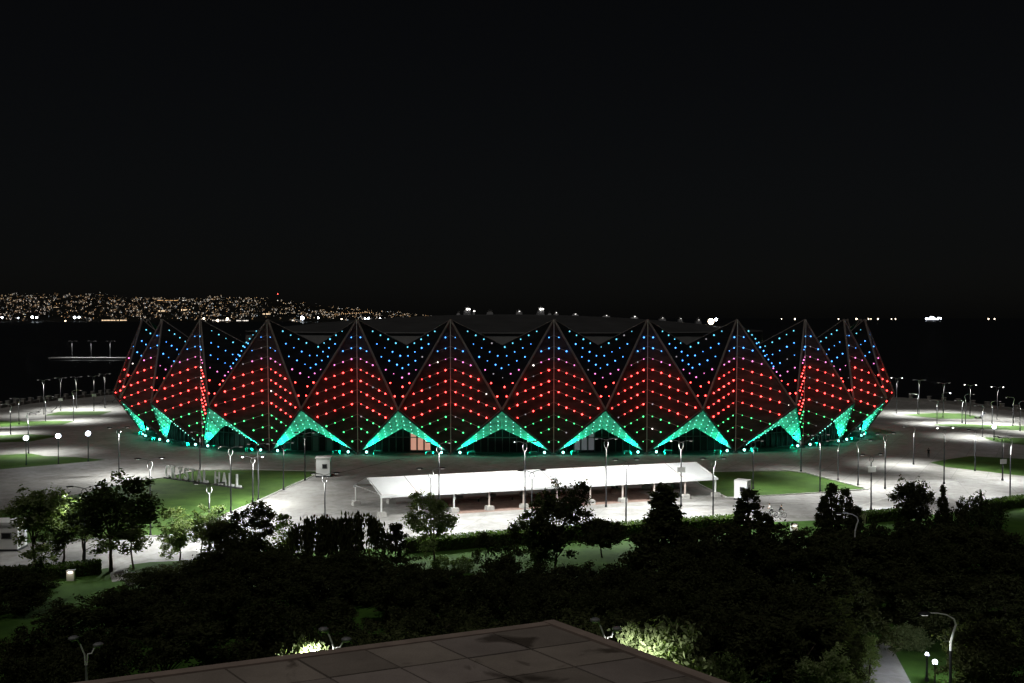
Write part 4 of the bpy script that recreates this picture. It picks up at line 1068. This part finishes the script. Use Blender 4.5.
def person(p, rz, pose, top, legs, label):
    e = empty('person', p, rz, label, 'person')
    if pose == 'ride':
        hip, chest, neck, hd = (-.22, 0, .95), (.02, 0, 1.32), (.10, 0, 1.46), (.15, 0, 1.62)
        J = [hip, (-.10, 0, 1.13), chest, neck, hd]
        L = [[(-.20, s*.1, .93), (.14, s*.12, .70), (-.02, s*.12, .36 if s > 0 else .22), (.12, s*.12, .30 if s > 0 else .16)] for s in (-1, 1)]
        A = [[(.02, s*.19, 1.40), (.16, s*.24, 1.16), (.34, s*.27, 1.02), (.40, s*.26, 1.0)] for s in (-1, 1)]
    else:
        J = [(0, 0, .94), (0, 0, 1.15), (0, 0, 1.38), (0, 0, 1.52), (.02, 0, 1.66)]
        L = [[(0, s*.1, .90), (.02+.08*s, s*.11, .50), (.0+.14*s, s*.11, .08), (.14+.14*s, s*.12, .04)] for s in (-1, 1)]
        A = [[(0, s*.19, 1.43), (-.02, s*.25, 1.16), (.06, s*.27, .92), (.09, s*.27, .84)] for s in (-1, 1)]
    V = list(J); E = [(0, 1), (1, 2), (2, 3), (3, 4)]; RR = [.15, .135, .15, .06, .085]
    for l in L:
        o = len(V); V += l; E += [(0, o), (o, o+1), (o+1, o+2), (o+2, o+3)]; RR += [.10, .07, .05, .045]
    for a in A:
        o = len(V); V += a; E += [(2, o), (o, o+1), (o+1, o+2), (o+2, o+3)]; RR += [.065, .05, .04, .035]
    me = skin_body('body', V, E, RR, 0, [M[top], M[legs], M['skin']])
    hz = J[0][2] + .04
    for pl in me.polygons:
        c = pl.center
        pl.material_index = 2 if c.z > J[3][2] - .01 or (abs(c.y) > .215 and c.z < J[2][2]-.12) else (1 if c.z < hz else 0)
        pl.use_smooth = True
    o = bpy.data.objects.new('body', me); C.objects.link(o); o.parent = e
    b = MB(); b.ball((J[4][0]-.015, 0, J[4][2]+.04), .105, .095, .10, M['hair'], 10, 6); b.build('hair', e)
p1, p2 = G(770.5, 516.3), G(780.5, 517.8)
bicycle(p1, R(172), 'bicycle ridden by the person in the white top')
person(p1, R(172), 'ride', 'white_cloth', 'black_cloth', 'person in a white top riding a bicycle on the bright road')
bicycle(p2, R(8), 'pale bicycle ridden by the person in dark clothing')
person(p2, R(8), 'ride', 'black_cloth', 'pale_cloth', 'person in a dark top and pale trousers riding a bicycle')
person(G(928.5, 457.5), R(60), 'walk', 'black_cloth', 'black_cloth', 'person in dark clothing walking alone on the brown paving at the right')

# ------------------------------------------------------------------ the city across the bay
def ysky(px):
    K = [(-200, 293), (0, 294), (60, 293.5), (95, 293), (130, 297), (180, 297.5), (230, 297), (270, 298), (300, 301), (330, 305), (360, 308.5), (400, 312), (440, 316.5), (480, 320.5), (520, 322)]
    for (x0, y0), (x1, y1) in zip(K, K[1:]):
        if x0 <= px <= x1: return y0 + (y1-y0)*(px-x0)/(x1-x0)
    return 322
D0, D1 = 7250.0, 9600.0
def terr(px, t):
    D = D0 + (D1-D0)*t; top = (HOR-(ysky(px)+1.5))*D1/F + CAMZ
    h = -1.5 + max(top+1.5, 0.5)*(t**1.05)
    return Vector(((px-CX)*D/F, D, h))
b = MB(); nx_, nt_ = 60, 12
vs = [tuple(terr(-200 + 720*i/nx_, j/nt_)) for i in range(nx_+1) for j in range(nt_+1)]
fs = [(i*(nt_+1)+j, (i+1)*(nt_+1)+j, (i+1)*(nt_+1)+j+1, i*(nt_+1)+j+1) for i in range(nx_) for j in range(nt_)]
b.add(vs, fs, M['hill']); 
bk = [tuple(terr(-200 + 720*i/nx_, 1)) for i in range(nx_+1)] + [((-200 + 720*i/nx_-CX)*D1/F*1.3, D1+3000, -3) for i in range(nx_+1)]
b.add(bk, [(i, i+1, nx_+2+i, nx_+1+i) for i in range(nx_)], M['hill'])
fr = [tuple(terr(-200 + 720*i/nx_, 0)) for i in range(nx_+1)]; fr += [(x, y, -4) for x, y, z in fr]
b.add(fr, [(i+1, i, nx_+1+i, nx_+2+i) for i in range(nx_)], M['hill'])
tag(b.build('hillside'), kind='structure')
cr = random.Random(21)
VAR = []
for k in range(9):
    W_, H_ = cr.uniform(22, 60), cr.uniform(12, 34)
    if k > 6: W_, H_ = cr.uniform(18, 26), cr.uniform(38, 52)
    b = MB(); b.box(0, 0, H_/2-6, W_, 16, H_+12, M['city_wall']); b.box(0, 0, H_+.8, W_*.5, 10, 1.6, M['city_wall']); me_w = b.build('wall').data; bpy.data.objects.remove(bpy.data.objects[-1]) if False else None
    ob = [o for o in C.objects if o.data == me_w][0]; bpy.data.objects.remove(ob)
    b = MB(); nfl = max(3, int(H_/3.6)); ncol = max(4, int(W_/4.2)); n_lit = 0
    for fl in range(nfl):
        for cc in range(ncol):
            if cr.random() < .075:
                z = 2 + fl*3.5; x = -W_/2 + (cc+.5)*W_/ncol; key = cr.choices(['warm', 'amber', 'white', 'cool'], [5, 2.2, 4, .7])[0]
                s = cr.uniform(.7, 1.4); w2, h2 = 1.5*s, 1.2*s
                b.box(x, -8.1, z, 2*w2, .3, 2*h2, CITY[key]); n_lit += 1
    if not n_lit: b.box(0, -8.1, 4, 3, .3, 2.6, CITY['warm'])
    o = b.build('window'); me_p = o.data; bpy.data.objects.remove(o)
    VAR.append((me_w, me_p))
placed = 0
while placed < 285:
    px = cr.uniform(-3, 455) if cr.random() < .5 else cr.uniform(-3, 255); t = cr.random()**.85
    if px > 300 and cr.random() < .25: continue
    p = terr(px, t)
    if ysky(px) > 317: continue
    k = cr.randrange(7) if (t < .9 or cr.random() < .75) else 7 + cr.randrange(2)
    e = empty('apartment_block', p, cr.uniform(-.25, .25), 'dim apartment block with scattered lit windows on the hillside across the bay', 'building', 'apartment blocks on the far hillside')
    for nm, me_ in (('wall', VAR[k][0]), ('window', VAR[k][1])):
        o = bpy.data.objects.new(nm, me_); C.objects.link(o); o.parent = e
    placed += 1
b = MB()
for _ in range(1500):
    px = cr.uniform(-5, 470) if cr.random() < .55 else cr.uniform(-5, 260); t = cr.random()**.8
    p = terr(px, t); key = cr.choices(['warm', 'amber', 'white', 'cool'], [4, 3.4, 3, .6])[0]; s = cr.choice((.5, .6, .7, .8, 1.0, 1.2, 1.6, 2.5))
    b.octa((p.x, p.y-10, p.z+7+cr.uniform(0, 12)), s, CITY[key])
for i in range(26):   # the long rising avenue of amber lamps
    px = 318 + i*2.15; p = terr(px, .42 - .006*i); b.octa((p.x, p.y-10, at(px, 315.2 - i*.12, p.y).z), 2.6, CITY['amber'])
for i in range(34):
    px = 268 + i*3.4; y = 313.4 + .6*math.sin(i*1.7); p = terr(px, .3); b.octa((p.x, p.y-10, at(px, y+cr.uniform(-1, 1), p.y).z), cr.choice((1.8, 2.4)), CITY['warm' if i % 3 else 'white'])
tag(b.build('city_street_lights'), 'countless tiny street lights speckling the far hillside', 'lights', None, 'stuff')
def lit_block(px0, px1, y, t, key, label, h=4.0, rows_=1):
    p = terr((px0+px1)/2, t); Wd = (px1-px0)*p.y/F; zc = at((px0+px1)/2, y, p.y).z
    e = empty('long_building', (p.x, p.y-30, min(p.z, zc-6)), 0, label, 'building'); z0 = e.location.z
    b = MB(); b.box(0, 0, (zc+h-z0)/2-3, Wd*1.1, 20, zc+h-z0+6, M['city_wall']); b.build('wall', e)
    n = max(3, int(Wd/8)); b = MB()
    for k in range(n):
        if cr.random() < .8: b.box(-Wd/2+(k+.5)*Wd/n, -10.3, zc-z0, Wd/n*.75, .4, h*cr.uniform(.5, 1.1), CITY[key])
    b.build('window', e)
lit_block(158, 180, 300.5, .8, 'amber', 'long low building with an amber-lit band high on the far hillside')
lit_block(182, 188, 300.5, .8, 'white', 'short white-lit building beside the amber-lit band on the far hillside', 6)
lit_block(48, 61, 307.5, .5, 'warm', 'warm-lit broad building halfway up the far hillside at the left', 5)
lit_block(183, 192, 310, .35, 'warm', 'bright yellow-lit building low on the far hillside behind the third peak', 12)
lit_block(160, 167, 311, .35, 'warm', 'warm-lit small block left of the bright yellow-lit building', 8)
lit_block(104, 129, 320.3, .02, 'warm', 'long brightly lit quay shed on the far shore left of the arena', 7)
lit_block(214, 232, 320.4, .02, 'white', 'white-lit quay shed on the far shore behind the third peak', 7)
lit_block(238, 250, 320.6, .02, 'white', 'shorter white-lit quay shed right of the larger one', 7)
lit_block(264, 272, 314, .2, 'warm', 'pale-lit harbour block just behind the fourth peak', 9)
lit_block(293, 299, 320.3, .02, 'white', 'low white-lit shed left of the biggest harbour floodlight', 8)
def harbour_lamp(px, y, t, r_, label, key='harbour', twin=0):
    p = terr(px, t); z = at(px, y, p.y-40).z; r_ *= .74
    e = empty('harbour_floodlight', (p.x, p.y-40, -2.4), 0, label, 'floodlight')
    b = MB(); b.tube([(0, 0, 0), (0, 0, z+2.4)], [1.2, .6], M['hull'], 5); b.build('mast', e)
    b = MB(); b.ball((0, 0, z+2.4), r_, r_, r_*1.05, M[key], 8, 6); b.build('lamp', e)
    if twin:
        b = MB(); b.ball((r_*.3, -3, z+2.4-twin*p.y/F), r_*.45, r_*.45, r_*.45, M[key], 8, 6); b.build('lamp', e)  # lower glowing ball added where the lamp's reflection dot falls
harbour_lamp(5, 317.5, 0, 9, 'tall white harbour light at the far left edge of the shore', 'harbour', 5)
harbour_lamp(21, 318, 0, 6, 'small white harbour light second from the left on the far shore', 'harbour', 5)
harbour_lamp(35, 317.3, 0, 11, 'bluish harbour floodlight, left one of the first bright pair', 'harbour', 5.5)
harbour_lamp(39.5, 317.5, 0, 9, 'bluish harbour floodlight, right one of the first bright pair', 'harbour', 5.5)
harbour_lamp(68, 321, 0, 6, 'low white harbour light left of the second bright pair', 'harbour_warm')
harbour_lamp(77.2, 317.5, 0, 11, 'bluish harbour floodlight, left one of the second bright pair', 'harbour', 5.5)
harbour_lamp(81.5, 317.3, 0, 9, 'bluish harbour floodlight, right one of the second bright pair', 'harbour')
harbour_lamp(205.5, 318.5, 0, 8, 'white harbour light behind the dip right of the third peak', 'harbour_warm')
harbour_lamp(219.5, 320.5, 0, 11, 'white harbour light beside the white-lit quay shed', 'harbour_warm')
harbour_lamp(229, 319, 0, 12, 'large white harbour light right of the quay shed', 'harbour_warm')
harbour_lamp(303.5, 318, 0, 17, 'biggest and brightest white harbour floodlight on the far shore', 'harbour')
harbour_lamp(319.5, 317.8, 0, 8, 'white harbour light right of the biggest floodlight', 'harbour')
harbour_lamp(342.5, 319, 0, 6, 'faint white harbour light left of the fifth peak', 'harbour_warm')
harbour_lamp(366, 318.8, 0, 8, 'bluish harbour light just right of the fifth peak, left of a pair', 'harbour')
harbour_lamp(369.3, 318.3, 0, 8, 'bluish harbour light just right of the fifth peak, right of a pair', 'harbour')
harbour_lamp(381, 318.8, 0, 10, 'bright bluish harbour light midway between the fifth and sixth peaks', 'harbour')
harbour_lamp(417, 318.3, 0, 5, 'small warm harbour light left of the sixth peak', 'harbour_warm')
p = terr(278, .95); zt = at(278, 294, p.y).z
e = empty('radio_mast', p, 0, 'slender radio mast with a red lamp on the far skyline', 'mast'); 
b = MB(); b.tube([(0, 0, -5), (0, 0, zt-p.z)], [4, 1.2], M['city_wall'], 5); b.build('tower', e)
b = MB(); b.octa((0, -3, zt-p.z), 5, M['redlamp']); b.build('lamp', e)
b = MB(); b.octa((0, -5, at(278, 300.5, p.y).z-p.z), 4.5, CITY['white']); b.build('lamp', e)
# ships
def ship(px, y, D, Wpx, label, big=False, key=None):
    p = at(px, y, D); Wd = Wpx*D/F
    e = empty('ship', (p.x, D, -2.5), 0, label, 'ship')
    b = MB(); h = Wd*.07 + 2
    prof = [(-.5, .9), (.40, .9), (.5, 1.25), (.43, 0), (-.47, 0)]
    vs = [(x*Wd, -Wd*.06, z*h) for x, z in prof] + [(x*Wd, Wd*.06, z*h) for x, z in prof]
    b.add(vs, [(4, 3, 2, 1, 0), (5, 6, 7, 8, 9)] + [(i, (i+1) % 5, (i+1) % 5+5, i+5) for i in range(5)], M['hull']); b.build('hull', e)
    b = MB()
    if big:
        for x, w_, z0, z1 in ((-.30, .22, .9, 2.2), (-.05, .3, .9, 2.6), (-.10, .14, 2.6, 3.3), (.22, .2, .9, 1.9), (.33, .1, 1.9, 2.7)): b.box(x*Wd, 0, (z0+z1)/2*h, w_*Wd, Wd*.1, (z1-z0)*h, M['ship_glow'])
        b.build('superstructure', e)
        b = MB(); b.ball((-.42*Wd, -Wd*.07, h*1.6), 9, 6, 8, M['harbour']); b.ball((.42*Wd, -Wd*.07, h*1.9), 6, 6, 8, M['harbour']); b.ball((-.02*Wd, -Wd*.07, h*2.2), 10, 6, 9, M['harbour']); b.build('deck_light', e)
    else:
        b.box(-.2*Wd, 0, 1.7*h, .3*Wd, Wd*.09, 1.6*h, M['greymetal']); b.build('superstructure', e)
        b = MB(); b.ball((-.2*Wd, -Wd*.08, 18), (key or 8)*.7, 6, (key or 8)*.7, M['harbour_warm'], 8, 5); b.build('deck_light', e)
ship(933, 320, 9500, 17, 'brightly lit white ship on the dark horizon right of the arena', True)
for px, k, lab in ((782, 6, 'tiny ship light just behind the ninth peak dip'), (795.5, 10, 'small ship light on the horizon just left of the tenth peak'), (839, 8, 'warm ship light on the horizon between the last two tall peaks'), (857, 12, 'white ship light on the horizon right of the eleventh peak'), (869, 8, 'ship light on the horizon, left one of three close together'), (871.5, 5, 'faint ship light on the horizon, middle one of three close together'), (878.5, 10, 'ship light on the horizon, right one of three close together'), (892, 6, 'ship light on the horizon right of the arena, left of a pair'), (896, 8, 'ship light on the horizon right of the arena, right of a pair'), (989, 10, 'small lit ship near the right edge of the horizon, left one'), (995, 9, 'small lit ship near the right edge of the horizon, right one'), (83.5, 6, 'small pale buoy light on the water left of the arena')):
    if px < 100: continue
    ship(px, 320, 11500, 3.0, lab, False, k)

# ------------------------------------------------------------------ render settings
sc.render.engine = 'CYCLES'
cy = sc.cycles
cy.use_denoising = True
try: cy.denoiser = 'OPENIMAGEDENOISE'; cy.denoising_input_passes = 'RGB_ALBEDO_NORMAL'
except Exception: pass
cy.max_bounces = 4; cy.diffuse_bounces = 2; cy.glossy_bounces = 2; cy.transmission_bounces = 2; cy.caustics_reflective = False; cy.caustics_refractive = False
cy.sample_clamp_indirect = 2.0; cy.sample_clamp_direct = 0
cy.use_light_tree = True
vs_ = sc.view_settings; vs_.view_transform = 'Standard'; vs_.look = 'None'; vs_.exposure = 0; vs_.gamma = 1; vs_.use_curve_mapping = False
